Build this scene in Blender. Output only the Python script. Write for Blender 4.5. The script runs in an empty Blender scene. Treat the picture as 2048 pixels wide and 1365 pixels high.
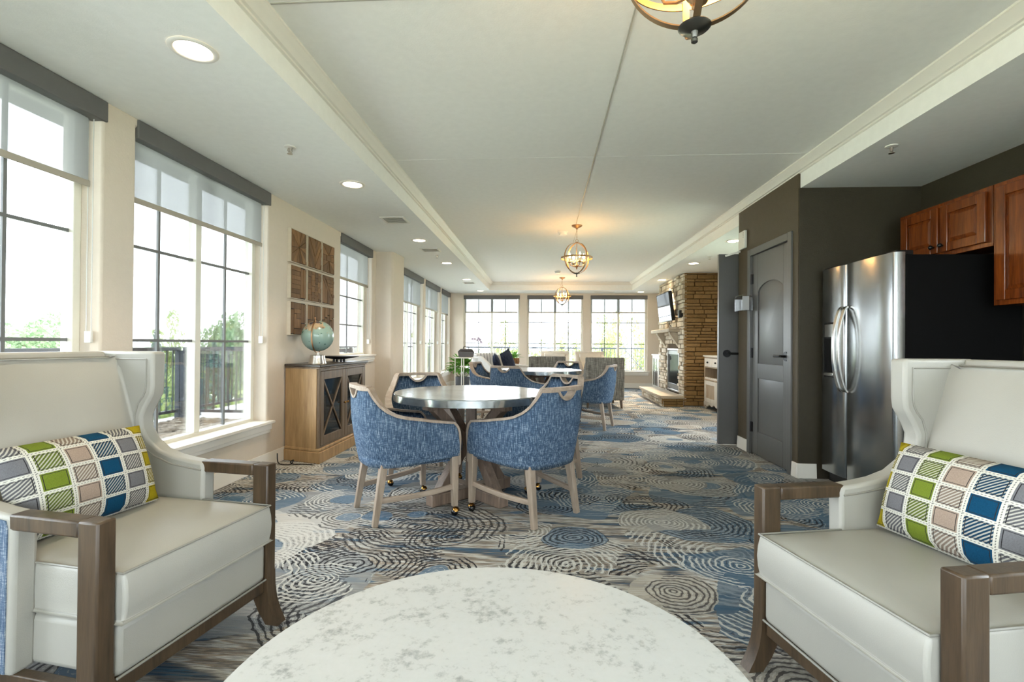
import bpy, math, random
from math import sin, cos, pi, radians, hypot, atan2, sqrt
from mathutils import Vector, Matrix

S = bpy.context.scene
COL = S.collection
rnd = random.Random(7)

# ------------------------------------------------------------------ camera, sky, exposure
cam_d = bpy.data.cameras.new('camera')
cam = bpy.data.objects.new('camera', cam_d)
COL.objects.link(cam)
cam_d.lens = 17.0
cam_d.sensor_width = 36.0
cam_d.clip_start = 0.05
cam_d.clip_end = 500
YAW, PITCH, ROLL = 0.06403, 0.00671, 0.0075
fwd = Vector((-sin(YAW) * cos(PITCH), cos(YAW) * cos(PITCH), sin(PITCH)))
r0 = fwd.cross(Vector((0, 0, 1))).normalized()
u0 = r0.cross(fwd)
right = r0 * cos(ROLL) + u0 * sin(ROLL)
up = u0 * cos(ROLL) - r0 * sin(ROLL)
m = Matrix((right, up, -fwd)).transposed().to_4x4()
m.translation = Vector((0, 0, 1.11))
cam.matrix_world = m
S.camera = cam

SKY = 5.2
W = bpy.data.worlds.new('sky')
S.world = W
W.use_nodes = True
wn = W.node_tree
wn.nodes.clear()
w_out = wn.nodes.new('ShaderNodeOutputWorld')
w_bg = wn.nodes.new('ShaderNodeBackground')
w_tc = wn.nodes.new('ShaderNodeTexCoord')
w_sep = wn.nodes.new('ShaderNodeSeparateXYZ')
w_rmp = wn.nodes.new('ShaderNodeValToRGB')
w_rmp.color_ramp.elements[0].position = 0.0
w_rmp.color_ramp.elements[0].color = (0.84, 0.93, 1.0, 1)
w_rmp.color_ramp.elements[1].position = 0.8
w_rmp.color_ramp.elements[1].color = (0.80, 0.915, 1.0, 1)
wn.links.new(w_tc.outputs['Generated'], w_sep.inputs[0])
wn.links.new(w_sep.outputs['Z'], w_rmp.inputs[0])
wn.links.new(w_rmp.outputs[0], w_bg.inputs['Color'])
w_bg.inputs['Strength'].default_value = SKY
wn.links.new(w_bg.outputs[0], w_out.inputs[0])

S.view_settings.view_transform = 'Standard'
S.view_settings.look = 'None'
S.view_settings.gamma = 1.0
S.view_settings.use_curve_mapping = False
S.view_settings.exposure = 1.35
try:
    S.cycles.use_denoising = True
    S.cycles.denoiser = 'OPENIMAGEDENOISE'
    S.cycles.max_bounces = 12
    S.cycles.diffuse_bounces = 6
    S.cycles.glossy_bounces = 5
    S.cycles.transparent_max_bounces = 24
    S.cycles.sample_clamp_indirect = 8.0
    S.cycles.caustics_reflective = False
    S.cycles.caustics_refractive = False
except Exception:
    pass

# ------------------------------------------------------------------ material helpers
def lin(c):
    return tuple(((v / 255) / 12.92 if v / 255 <= 0.04045 else ((v / 255 + 0.055) / 1.055) ** 2.4) for v in c) + (1.0,)

class NT:
    """small helper for building a node tree"""
    def __init__(self, name):
        self.m = bpy.data.materials.new(name)
        self.m.use_nodes = True
        self.t = self.m.node_tree
        self.t.nodes.clear()
        self.out = self.n('ShaderNodeOutputMaterial')
        self.b = self.n('ShaderNodeBsdfPrincipled')
        self.l(self.b.outputs[0], self.out.inputs[0])
    def n(self, kind, **kw):
        nd = self.t.nodes.new(kind)
        for k, v in kw.items():
            setattr(nd, k, v)
        return nd
    def l(self, a, b):
        self.t.links.new(a, b)
    def put(self, sock, v):
        if hasattr(v, 'is_output') or isinstance(v, bpy.types.NodeSocket):
            self.l(v, sock)
        else:
            sock.default_value = v
    def math(self, op, a, b=0.0, c=None, clamp=False):
        nd = self.n('ShaderNodeMath', operation=op, use_clamp=clamp)
        self.put(nd.inputs[0], a)
        self.put(nd.inputs[1], b)
        if c is not None:
            self.put(nd.inputs[2], c)
        return nd.outputs[0]
    def vmath(self, op, a, b):
        nd = self.n('ShaderNodeVectorMath', operation=op)
        self.put(nd.inputs[0], a)
        self.put(nd.inputs[1], b)
        return nd.outputs[0]
    def mix(self, f, a, b, blend='MIX'):
        nd = self.n('ShaderNodeMix', data_type='RGBA', blend_type=blend)
        self.put(nd.inputs[0], f)
        self.put(nd.inputs[6], a)
        self.put(nd.inputs[7], b)
        return nd.outputs[2]
    def ramp(self, fac, stops, interp='LINEAR'):
        nd = self.n('ShaderNodeValToRGB')
        cr = nd.color_ramp
        cr.interpolation = interp
        while len(cr.elements) < len(stops):
            cr.elements.new(0.5)
        for e, (p, c) in zip(cr.elements, stops):
            e.position = p
            e.color = c
        self.put(nd.inputs[0], fac)
        return nd.outputs[0]
    def coord(self, kind='Object', scale=(1, 1, 1), loc=(0, 0, 0), rot=(0, 0, 0)):
        tc = self.n('ShaderNodeTexCoord')
        mp = self.n('ShaderNodeMapping')
        mp.inputs['Scale'].default_value = scale
        mp.inputs['Location'].default_value = loc
        mp.inputs['Rotation'].default_value = rot
        self.l(tc.outputs[kind], mp.inputs['Vector'])
        return mp.outputs[0]
    def noise(self, vec, scale, detail=3.0, rough=0.55, out=0):
        nd = self.n('ShaderNodeTexNoise')
        self.l(vec, nd.inputs['Vector'])
        nd.inputs['Scale'].default_value = scale
        nd.inputs['Detail'].default_value = detail
        nd.inputs['Roughness'].default_value = rough
        return nd.outputs[out]
    def bump(self, h, strength=0.3, dist=0.01):
        nd = self.n('ShaderNodeBump')
        nd.inputs['Strength'].default_value = strength
        nd.inputs['Distance'].default_value = dist
        self.l(h, nd.inputs['Height'])
        self.l(nd.outputs[0], self.b.inputs['Normal'])

def mat_plain(name, rgb, rough=0.5, metal=0.0, var=0.0, scale=20.0, bump=0.0, bscale=200.0, spec=0.5, randomize=0.0):
    t = NT(name)
    c = lin(rgb)
    v = t.coord('Object')
    nz = t.noise(v, scale, 4.0)
    d = tuple(max(0, x * (1 - var)) for x in c[:3]) + (1,)
    e = tuple(min(1, x * (1 + var)) for x in c[:3]) + (1,)
    col = t.ramp(nz, [(0.3, d), (0.7, e)])
    if randomize:
        oi = t.n('ShaderNodeObjectInfo')
        k = t.math('MULTIPLY_ADD', oi.outputs['Random'], randomize * 2, 1 - randomize)
        hsv = t.n('ShaderNodeHueSaturation')
        t.l(k, hsv.inputs['Value'])
        t.l(col, hsv.inputs['Color'])
        col = hsv.outputs[0]
    t.l(col, t.b.inputs['Base Color'])
    t.b.inputs['Roughness'].default_value = rough
    t.b.inputs['Metallic'].default_value = metal
    t.b.inputs['Specular IOR Level'].default_value = spec
    if bump:
        t.bump(t.noise(v, bscale, 2.0), bump, 0.004)
    return t.m

def mat_wood(name, c1, c2, rough=0.45, axis='Z', scale=1.0, randomize=0.0, spec=0.4):
    t = NT(name)
    sc = {'X': (1.2, 14, 14), 'Y': (14, 1.2, 14), 'Z': (14, 14, 1.2)}[axis]
    v = t.coord('Object', tuple(s * scale for s in sc))
    n1 = t.noise(v, 2.2, 6.0, 0.6)
    v2 = t.coord('Object', tuple(s * scale * 5 for s in sc))
    n2 = t.noise(v2, 2.0, 3.0, 0.6)
    f = t.math('MULTIPLY_ADD', n2, 0.35, t.math('MULTIPLY', n1, 0.75))
    col = t.ramp(f, [(0.33, lin(c1)), (0.72, lin(c2))])
    if randomize:
        oi = t.n('ShaderNodeObjectInfo')
        k = t.math('MULTIPLY_ADD', oi.outputs['Random'], randomize * 2, 1 - randomize)
        hsv = t.n('ShaderNodeHueSaturation')
        t.l(k, hsv.inputs['Value'])
        t.l(col, hsv.inputs['Color'])
        col = hsv.outputs[0]
    t.l(col, t.b.inputs['Base Color'])
    t.b.inputs['Roughness'].default_value = rough
    t.b.inputs['Specular IOR Level'].default_value = spec
    t.bump(n2, 0.12, 0.003)
    return t.m

def mat_weave(name, dark, mid, light, scale=1.0, rough=0.9):
    """woven slubby upholstery cloth"""
    t = NT(name)
    va = t.coord('Object', (26 * scale, 26 * scale, 240 * scale))
    vb = t.coord('Object', (170 * scale, 170 * scale, 12 * scale))
    a = t.noise(va, 1.0, 3.0, 0.6)
    b = t.noise(vb, 1.0, 3.0, 0.6)
    vf = t.coord('Object', (1, 1, 1))
    fine = t.noise(vf, 260 * scale, 2.0, 0.6)
    s = t.math('ADD', t.math('MULTIPLY', a, 0.30), t.math('MULTIPLY', b, 0.54))
    s = t.math('ADD', s, t.math('MULTIPLY', fine, 0.17))
    col = t.ramp(s, [(0.38, lin(dark)), (0.52, lin(mid)), (0.64, lin(light))])
    t.l(col, t.b.inputs['Base Color'])
    t.b.inputs['Roughness'].default_value = rough
    t.b.inputs['Specular IOR Level'].default_value = 0.15
    t.bump(s, 0.35, 0.003)
    return t.m

def mat_emit(name, rgb, strength):
    t = NT(name)
    t.b.inputs['Base Color'].default_value = lin(rgb)
    t.b.inputs['Emission Color'].default_value = lin(rgb)
    t.b.inputs['Emission Strength'].default_value = strength
    return t.m

def mat_glass(name, tint=(1, 1, 1, 1), gloss=0.05):
    t = NT(name)
    tr = t.n('ShaderNodeBsdfTransparent')
    tr.inputs[0].default_value = tint
    gl = t.n('ShaderNodeBsdfGlossy')
    gl.inputs['Roughness'].default_value = 0.02
    fr = t.n('ShaderNodeFresnel')
    fr.inputs[0].default_value = 1.35
    f = t.math('ADD', t.math('MULTIPLY', fr.outputs[0], 0.8), gloss * 0.2)
    mx = t.n('ShaderNodeMixShader')
    t.l(f, mx.inputs[0])
    t.l(tr.outputs[0], mx.inputs[1])
    t.l(gl.outputs[0], mx.inputs[2])
    t.l(mx.outputs[0], t.out.inputs[0])
    return t.m

def mat_shade(name, rgb, see=0.45):
    """solar-screen shade cloth: an open weave, so part is see-through, part glows with the daylight"""
    t = NT(name)
    tr = t.n('ShaderNodeBsdfTransparent')
    tr.inputs[0].default_value = (1, 1, 1, 1)
    tl = t.n('ShaderNodeBsdfTranslucent')
    tl.inputs[0].default_value = lin(rgb)
    df = t.n('ShaderNodeBsdfDiffuse')
    df.inputs[0].default_value = lin(rgb)
    a = t.n('ShaderNodeMixShader')
    a.inputs[0].default_value = 0.5
    t.l(tl.outputs[0], a.inputs[1])
    t.l(df.outputs[0], a.inputs[2])
    b = t.n('ShaderNodeMixShader')
    v = t.coord('Object')
    nz = t.noise(v, 90.0, 2.0)
    t.l(t.math('MULTIPLY_ADD', nz, 0.02, 1 - see - 0.01), b.inputs[0])
    t.l(tr.outputs[0], b.inputs[1])
    t.l(a.outputs[0], b.inputs[2])
    t.l(b.outputs[0], t.out.inputs[0])
    return t.m

def mat_carpet():
    t = NT('carpet_swirls')
    p0 = t.coord('Object')
    # hand-drawn wobble of every contour
    wob = t.n('ShaderNodeTexNoise')
    t.l(p0, wob.inputs['Vector'])
    wob.inputs['Scale'].default_value = 3.4
    wob.inputs['Detail'].default_value = 1.5
    w1 = t.vmath('SUBTRACT', wob.outputs['Color'], (0.5, 0.5, 0.5))
    w1 = t.vmath('MULTIPLY', w1, (0.13, 0.13, 0.0))
    p = t.vmath('ADD', p0, w1)
    wf = t.n('ShaderNodeTexNoise')
    t.l(p0, wf.inputs['Vector'])
    wf.inputs['Scale'].default_value = 22.0
    w2 = t.vmath('SUBTRACT', wf.outputs['Color'], (0.5, 0.5, 0.5))
    w2 = t.vmath('MULTIPLY', w2, (0.03, 0.03, 0.0))
    p = t.vmath('ADD', p, w2)
    # streaky ground
    vs = t.coord('Object', (1.1, 9.0, 1))
    st = t.noise(vs, 1.3, 4.0, 0.6)
    vs2 = t.coord('Object', (6.0, 130.0, 1))
    st2 = t.noise(vs2, 1.0, 2.0, 0.6)
    big = t.noise(p0, 1.15, 2.0, 0.5)
    f = t.math('ADD', t.math('MULTIPLY', st, 0.55), t.math('MULTIPLY', big, 0.45))
    BLUE, TEAL = lin((84, 112, 136)), lin((66, 92, 112))
    BEIGE, SAND, GREY, DARK, WHITE = lin((178, 170, 158)), lin((160, 144, 126)), lin((104, 102, 102)), lin((40, 40, 44)), lin((200, 199, 194))
    TAUPE = lin((122, 116, 110))
    ground = t.ramp(f, [(0.36, BLUE), (0.43, TEAL), (0.455, GREY), (0.475, BEIGE), (0.50, WHITE), (0.525, SAND), (0.545, TAUPE), (0.565, BEIGE), (0.595, BLUE), (0.66, TEAL)])
    ground = t.mix(t.math('MULTIPLY', t.math('GREATER_THAN', st2, 0.55), 0.6), ground, GREY)
    ground = t.mix(t.math('MULTIPLY', t.math('LESS_THAN', st2, 0.44), 0.55), ground, DARK)
    yarn = t.noise(p0, 420.0, 1.0)
    dash = t.noise(p0, 48.0, 1.0)

    def layer(under, scale, off, radius, spacing, duty, darkshare, seed_rot, fillshare):
        mp = t.n('ShaderNodeMapping')
        mp.inputs['Scale'].default_value = (scale, scale * 1.15, 1)
        mp.inputs['Location'].default_value = off
        mp.inputs['Rotation'].default_value = (0, 0, seed_rot)
        t.l(p, mp.inputs['Vector'])
        vo = t.n('ShaderNodeTexVoronoi', voronoi_dimensions='2D', feature='F1')
        vo.inputs['Scale'].default_value = 1.0
        vo.inputs['Randomness'].default_value = 0.9
        t.l(mp.outputs[0], vo.inputs['Vector'])
        sp = t.n('ShaderNodeSeparateColor')
        t.l(vo.outputs['Color'], sp.inputs[0])
        r, g, b = sp.outputs[0], sp.outputs[1], sp.outputs[2]
        d = t.math('DIVIDE', vo.outputs['Distance'], scale)         # metres
        rad = t.math('MULTIPLY', t.math('MULTIPLY_ADD', g, 0.5, 0.68), radius)
        inside = t.math('LESS_THAN', d, rad)
        sg = t.math('MULTIPLY_ADD', r, 30.0, 2 * pi / spacing - 15.0)
        wave = t.math('SINE', t.math('MULTIPLY_ADD', d, sg, t.math('MULTIPLY', b, 6.28)))
        # broken, hand-drawn strokes: the width swells and the line stops here and there
        jit = t.math('MULTIPLY_ADD', t.math('SUBTRACT', dash, 0.5), 1.5, wave)
        ring = t.math('GREATER_THAN', jit, duty)
        # only part of each circle is inked: an angular gap
        gap = t.math('GREATER_THAN', t.noise(mp.outputs[0], 1.7, 0.0), 0.44)
        ring = t.math('MULTIPLY', ring, gap)
        bt = t.ramp(b, [(0.0, BLUE), (0.35, TEAL), (0.55, BLUE), (0.7, BEIGE), (0.85, GREY), (1.0, WHITE)])
        fill = t.mix(t.math('MULTIPLY', t.math('LESS_THAN', r, fillshare), 0.72), under, bt)
        alpha = t.math('MULTIPLY_ADD', r, 0.25, 0.72)
        dk = t.math('LESS_THAN', g, darkshare)
        lines = t.mix(dk, WHITE, DARK)
        core = t.math('MULTIPLY', t.math('LESS_THAN', d, t.math('MULTIPLY', rad, 0.36)), t.math('GREATER_THAN', b, 0.78))
        ring = t.math('MULTIPLY', ring, t.math('SUBTRACT', 1.0, core))
        fill = t.mix(t.math('MULTIPLY', core, 0.75), fill, BLUE)
        # the other colour runs as a thin companion line
        wave2 = t.math('MULTIPLY', t.math('LESS_THAN', jit, -0.95), gap)
        lines2 = t.mix(dk, DARK, WHITE)
        inner = t.mix(t.math('MULTIPLY', wave2, 0.45), fill, lines2)
        inner = t.mix(t.math('MULTIPLY', ring, alpha), inner, lines)
        return t.mix(inside, under, inner)
    c = layer(ground, 1.15, (0.3, 0.1, 0), 0.56, 0.038, 0.50, 0.58, 0.3, 0.36)
    c = layer(c, 1.35, (3.7, 1.9, 0), 0.42, 0.033, 0.50, 0.62, 1.1, 0.40)
    c = layer(c, 1.9, (7.1, 5.3, 0), 0.25, 0.029, 0.45, 0.50, 2.0, 0.45)
    hsv = t.n('ShaderNodeHueSaturation')
    t.l(t.math('MULTIPLY_ADD', yarn, 0.5, 0.75), hsv.inputs['Value'])
    t.l(c, hsv.inputs['Color'])
    t.l(hsv.outputs[0], t.b.inputs['Base Color'])
    t.b.inputs['Roughness'].default_value = 0.95
    t.b.inputs['Specular IOR Level'].default_value = 0.1
    t.bump(yarn, 0.5, 0.004)
    return t.m

def mat_plaid():
    """checked lumbar-pillow cloth, laid out in the cloth's own UVs"""
    t = NT('plaid_cloth')
    tc = t.n('ShaderNodeTexCoord')
    sp = t.n('ShaderNodeSeparateXYZ')
    t.l(tc.outputs['UV'], sp.inputs[0])
    NX, NY = 5.5, 4.6
    u = t.math('MULTIPLY_ADD', sp.outputs[0], NX, 0.22)
    v = t.math('MULTIPLY', sp.outputs[1], NY)
    iu, iv = t.math('FLOOR', u), t.math('FLOOR', v)
    fu, fv = t.math('FRACT', u), t.math('FRACT', v)
    k = t.math('DIVIDE', t.math('ADD', t.math('MODULO', iu, 6.0), 0.5), 6.0)
    Y, G, N, T, B = lin((150, 134, 22)), lin((106, 105, 108)), lin((104, 118, 40)), lin((150, 132, 118)), lin((16, 62, 90))
    base = t.ramp(k, [(0.0, Y), (1 / 6, G), (2 / 6, B), (3 / 6, T), (4 / 6, N), (5 / 6, G)], 'CONSTANT')
    chk = t.math('MODULO', t.math('ADD', iu, iv), 2.0)
    # twill hatch
    tw = t.math('FRACT', t.math('ADD', t.math('MULTIPLY', u, 7.0), t.math('MULTIPLY', v, 6.0)))
    hatch = t.math('GREATER_THAN', tw, 0.55)
    dk = t.mix(0.5, base, lin((34, 36, 40)))
    hcol = t.mix(hatch, dk, lin((184, 180, 168)))
    hcol = t.mix(0.25, hcol, base)
    col = t.mix(t.math('GREATER_THAN', chk, 0.5), base, hcol)
    eu = t.math('MINIMUM', fu, t.math('SUBTRACT', 1.0, fu))
    ev = t.math('MINIMUM', fv, t.math('SUBTRACT', 1.0, fv))
    e = t.math('MINIMUM', eu, ev)
    white = t.math('LESS_THAN', e, 0.075)
    col = t.mix(white, col, lin((198, 195, 184)))
    st = t.math('FRACT', t.math('MULTIPLY', t.math('ADD', u, v), 9.0))
    dash = t.math('MULTIPLY', t.math('LESS_THAN', e, 0.016), t.math('GREATER_THAN', st, 0.45))
    col = t.mix(dash, col, lin((110, 108, 106)))
    ln = t.math('MULTIPLY', t.math('GREATER_THAN', e, 0.125), t.math('LESS_THAN', e, 0.15))
    col = t.mix(ln, col, lin((42, 40, 42)))
    vo = t.coord('Object')
    nz = t.noise(vo, 300.0, 2.0)
    hs = t.n('ShaderNodeHueSaturation')
    t.l(t.math('MULTIPLY_ADD', nz, 0.5, 0.75), hs.inputs['Value'])
    t.l(col, hs.inputs['Color'])
    t.l(hs.outputs[0], t.b.inputs['Base Color'])
    t.b.inputs['Roughness'].default_value = 0.95
    t.b.inputs['Specular IOR Level'].default_value = 0.1
    t.bump(nz, 0.4, 0.003)
    return t.m

def mat_steel(name, rgb, rough):
    t = NT(name)
    v = t.coord('Object', (1.0, 1.0, 260.0))
    nz = t.noise(v, 1.0, 2.0)
    v2 = t.coord('Object', (0.8, 1.2, 2.5))
    wav = t.noise(v2, 1.4, 1.0)
    t.b.inputs['Base Color'].default_value = lin(rgb)
    t.b.inputs['Metallic'].default_value = 1.0
    t.l(t.math('MULTIPLY_ADD', nz, 0.1, rough - 0.05), t.b.inputs['Roughness'])
    h = t.math('ADD', t.math('MULTIPLY', nz, 0.02), wav)
    t.bump(h, 0.10, 0.02)
    return t.m

def mat_globe():
    t = NT('globe_map')
    v = t.coord('Object')
    nz = t.noise(v, 6.5, 6.0, 0.6)
    sea = t.noise(v, 3.0, 2.0)
    oc = t.ramp(sea, [(0.3, lin((124, 150, 142))), (0.7, lin((152, 176, 164)))])
    ld = t.ramp(t.noise(v, 11.0, 3.0), [(0.35, lin((66, 62, 70))), (0.5, lin((186, 160, 128))), (0.65, lin((164, 156, 120)))])
    # land lies mostly in the upper part of this globe as it is turned in its stand
    sp = t.n('ShaderNodeSeparateXYZ')
    t.l(v, sp.inputs[0])
    thr = t.math('ADD', nz, t.math('MULTIPLY', t.math('SUBTRACT', sp.outputs[2], 0.33), 1.0))
    col = t.mix(t.math('GREATER_THAN', thr, 0.535), oc, ld)
    isl = t.math('GREATER_THAN', t.noise(v, 26.0, 2.0), 0.66)
    col = t.mix(isl, col, lin((58, 92, 84)))
    t.l(col, t.b.inputs['Base Color'])
    t.b.inputs['Roughness'].default_value = 0.18
    return t.m

def mat_quartz():
    t = NT('white_quartz')
    v = t.coord('Object')
    a = t.noise(v, 9.0, 8.0, 0.72)
    b = t.noise(v, 2.6, 3.0, 0.6)
    f = t.math('ADD', t.math('MULTIPLY', a, 0.75), t.math('MULTIPLY', b, 0.25))
    sp = t.noise(v, 46.0, 4.0, 0.7)
    f = t.math('ADD', t.math('MULTIPLY', f, 0.55), t.math('MULTIPLY', sp, 0.45))
    col = t.ramp(f, [(0.36, lin((138, 138, 135))), (0.42, lin((168, 167, 163))), (0.47, lin((188, 187, 183))), (0.8, lin((196, 195, 192)))])
    t.l(col, t.b.inputs['Base Color'])
    t.b.inputs['Roughness'].default_value = 0.32
    return t.m

def mat_zinc(name):
    t = NT(name)
    v = t.coord('Object')
    a = t.noise(v, 5.0, 5.0, 0.6)
    col = t.ramp(a, [(0.3, lin((146, 151, 152))), (0.5, lin((182, 188, 190))), (0.75, lin((204, 210, 212)))])
    t.l(col, t.b.inputs['Base Color'])
    t.b.inputs['Metallic'].default_value = 0.55
    t.l(t.math('MULTIPLY_ADD', t.noise(v, 30.0, 3.0), 0.12, 0.10), t.b.inputs['Roughness'])
    t.bump(t.noise(v, 22.0, 2.0), 0.10, 0.004)
    return t.m

def mat_stone(name, a, b, c, rand=0.25):
    t = NT(name)
    v = t.coord('Object')
    oi = t.n('ShaderNodeObjectInfo')
    geo = t.n('ShaderNodeNewGeometry')
    k = t.math('FRACT', t.math('ADD', oi.outputs['Random'], geo.outputs['Random Per Island']))
    base = t.ramp(k, [(0.0, lin(a)), (0.5, lin(b)), (1.0, lin(c))])
    nz = t.noise(v, 22.0, 5.0, 0.7)
    hs = t.n('ShaderNodeHueSaturation')
    t.l(t.math('MULTIPLY_ADD', nz, 0.8, 0.62), hs.inputs['Value'])
    t.l(base, hs.inputs['Color'])
    t.l(hs.outputs[0], t.b.inputs['Base Color'])
    t.b.inputs['Roughness'].default_value = 0.9
    t.bump(nz, 0.9, 0.02)
    return t.m

def mat_leaf(name, a, b, rand=True):
    t = NT(name)
    geo = t.n('ShaderNodeNewGeometry')
    col = t.ramp(geo.outputs['Random Per Island'], [(0.0, lin(a)), (1.0, lin(b))])
    df = t.n('ShaderNodeBsdfDiffuse')
    tl = t.n('ShaderNodeBsdfTranslucent')
    t.l(col, df.inputs[0])
    t.l(col, tl.inputs[0])
    mx = t.n('ShaderNodeMixShader')
    mx.inputs[0].default_value = 0.4
    t.l(df.outputs[0], mx.inputs[1])
    t.l(tl.outputs[0], mx.inputs[2])
    t.l(mx.outputs[0], t.out.inputs[0])
    return t.m

M = {}
M['ceiling'] = mat_plain('ceiling_paint', (238, 237, 232), 0.9, var=0.02, bump=0.15, bscale=120)
M['soffit'] = mat_plain('soffit_paint', (240, 240, 236), 0.9, var=0.02, bump=0.15, bscale=120)
M['wall'] = mat_plain('beige_wall_paint', (212, 200, 184), 0.85, var=0.015, bump=0.25, bscale=90)
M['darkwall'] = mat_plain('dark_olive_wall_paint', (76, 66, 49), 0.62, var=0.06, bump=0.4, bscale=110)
M['nookwall_shaded'] = mat_plain('olive_wall_paint_shaded', (54, 48, 34), 0.62, var=0.06, bump=0.4, bscale=110)  # same olive wall paint, with the nook's lack of light darkened into its colour
M['trim'] = mat_plain('white_trim_paint', (232, 228, 219), 0.45, var=0.01)
M['vinyl'] = mat_plain('cream_window_vinyl', (224, 221, 208), 0.4, var=0.01)
M['muntin'] = mat_plain('grey_muntin', (112, 113, 112), 0.5, var=0.02)
M['glass'] = mat_glass('window_glass')
M['valance'] = mat_plain('grey_valance', (98, 97, 96), 0.6, var=0.03)
M['shade'] = mat_shade('shade_cloth', (124, 124, 122), 0.105)
M['shade_far'] = mat_shade('shade_cloth_far', (120, 120, 118), 0.10)
M['hembar'] = mat_plain('shade_hem_bar', (168, 160, 146), 0.6)
M['chain'] = mat_plain('bead_chain', (190, 190, 186), 0.4, metal=0.3)
M['carpet'] = mat_carpet()
M['leather'] = mat_plain('pale_grey_leather', (162, 159, 150), 0.40, var=0.025, scale=5, bump=0.12, bscale=350, spec=0.4)
M['piping'] = mat_plain('leather_piping', (140, 137, 128), 0.45, var=0.02)
M['outcloth'] = mat_weave('blue_outer_cloth', (60, 78, 102), (96, 112, 132), (170, 176, 182), 1.4)
M['armwood'] = mat_wood('brown_arm_wood', (50, 39, 28), (84, 67, 49), 0.36)
M['quartz'] = mat_quartz()
M['plaid'] = mat_plaid()
M['blue'] = mat_weave('blue_tweed', (38, 53, 73), (68, 89, 112), (148, 162, 176), 1.3)
M['chairwood'] = mat_wood('greyed_oak', (128, 112, 98), (168, 152, 136), 0.5, 'Z')
M['chairwood_x'] = mat_wood('greyed_oak_across', (128, 112, 98), (168, 152, 136), 0.5, 'Y')
M['seat'] = mat_plain('dark_blue_seat', (44, 52, 66), 0.45, var=0.1)
M['tablewood'] = mat_wood('table_oak', (96, 80, 68), (142, 122, 106), 0.5, 'Z')
M['zinc'] = mat_zinc('zinc_table_top')
M['zincrim'] = mat_zinc('zinc_table_rim')
M['zincrim'].node_tree.nodes['Principled BSDF'].inputs['Metallic'].default_value = 0.9
M['brass'] = mat_plain('antique_brass', (150, 112, 58), 0.25, metal=1.0)
M['blackball'] = mat_plain('black_caster_ball', (18, 18, 18), 0.2)
M['cabwood'] = mat_wood('light_brown_cabinet_wood', (136, 104, 68), (184, 150, 106), 0.42, 'Z', 0.7)
M['cabdark'] = mat_wood('brown_cabinet_frame', (92, 76, 60), (128, 108, 86), 0.42, 'Z')
M['cabtop'] = mat_wood('dark_cabinet_top', (48, 42, 36), (70, 62, 54), 0.3, 'Y')
M['darkin'] = mat_plain('cabinet_inside', (32, 36, 40), 0.6)
M['smokeglass'] = mat_plain('dark_door_glass', (22, 30, 36), 0.05, spec=0.8)
M['globe'] = mat_globe()
M['nickel'] = mat_plain('satin_nickel', (196, 190, 180), 0.28, metal=1.0)
M['gold'] = mat_plain('rose_gold_metal', (196, 150, 112), 0.3, metal=1.0)
M['iron'] = mat_plain('black_iron', (28, 27, 26), 0.5)
M['mosaic'] = mat_wood('reclaimed_wood', (84, 58, 35), (138, 102, 65), 0.7, 'Z', 1.3, randomize=0.35)
M['artedge'] = mat_plain('pale_panel_edge', (206, 194, 174), 0.7, var=0.05)
M['artback'] = mat_plain('panel_backing', (40, 28, 18), 0.8)
M['doorgrey'] = mat_plain('grey_door_paint', (94, 93, 91), 0.33, var=0.02)
M['black'] = mat_plain('black_metal', (16, 16, 16), 0.35, metal=0.2)
M['fridgeside'] = mat_plain('black_fridge_side', (6, 6, 6), 0.75, spec=0.15)
M['steel'] = mat_steel('brushed_steel', (158, 160, 160), 0.19)
M['steelh'] = mat_plain('steel_handle', (196, 194, 188), 0.22, metal=1.0)
M['kitwood'] = mat_wood('cherry_cabinet', (66, 27, 8), (132, 64, 20), 0.26, 'Z', 0.8, spec=0.6)
M['kitwood_x'] = mat_wood('cherry_cabinet_across', (98, 44, 14), (158, 82, 30), 0.28, 'Y', 0.8, spec=0.6)
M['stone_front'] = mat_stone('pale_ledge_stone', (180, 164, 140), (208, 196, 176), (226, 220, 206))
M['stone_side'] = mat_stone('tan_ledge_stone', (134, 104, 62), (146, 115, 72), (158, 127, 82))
M['mortar'] = mat_plain('stone_backing', (84, 66, 44), 0.9)
M['slab'] = mat_plain('hearth_slab', (176, 165, 146), 0.75, var=0.12, scale=9, bump=0.3, bscale=40)
M['screen'] = mat_plain('dark_screen', (10, 11, 13), 0.06, spec=0.9)
M['fireglass'] = mat_plain('firebox_glass', (18, 24, 30), 0.12, spec=0.25)
M['fireglass'].node_tree.nodes['Principled BSDF'].inputs['IOR'].default_value = 1.12
M['whitewood'] = mat_wood('whitewashed_wood', (196, 188, 174), (220, 214, 202), 0.55, 'Z')
M['washwood'] = mat_wood('washed_oak', (150, 130, 106), (182, 162, 136), 0.55, 'Z')
M['whitepaint'] = mat_plain('white_enamel', (226, 224, 216), 0.4)
M['greyweave'] = mat_weave('grey_basketweave', (78, 76, 70), (116, 112, 104), (160, 156, 146), 0.35)
M['cream'] = mat_plain('cream_upholstery', (222, 212, 198), 0.85, var=0.04)
M['sofa'] = mat_plain('white_sofa_cloth', (214, 212, 208), 0.85, var=0.04)
M['sofastripe'] = mat_plain('grey_stripe_cloth', (140, 138, 138), 0.9)
M['navy'] = mat_weave('navy_cushion', (26, 30, 44), (40, 46, 64), (70, 76, 94), 0.8)
M['patt'] = mat_weave('grey_pattern_cushion', (60, 66, 72), (130, 134, 136), (200, 198, 190), 0.25)
M['basket'] = mat_weave('woven_basket', (84, 56, 34), (130, 94, 60), (176, 140, 98), 0.4)
M['darktray'] = mat_plain('dark_tray', (62, 56, 52), 0.35, var=0.1)
M['pot'] = mat_plain('dark_grey_pot', (72, 72, 74), 0.5)
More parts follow.
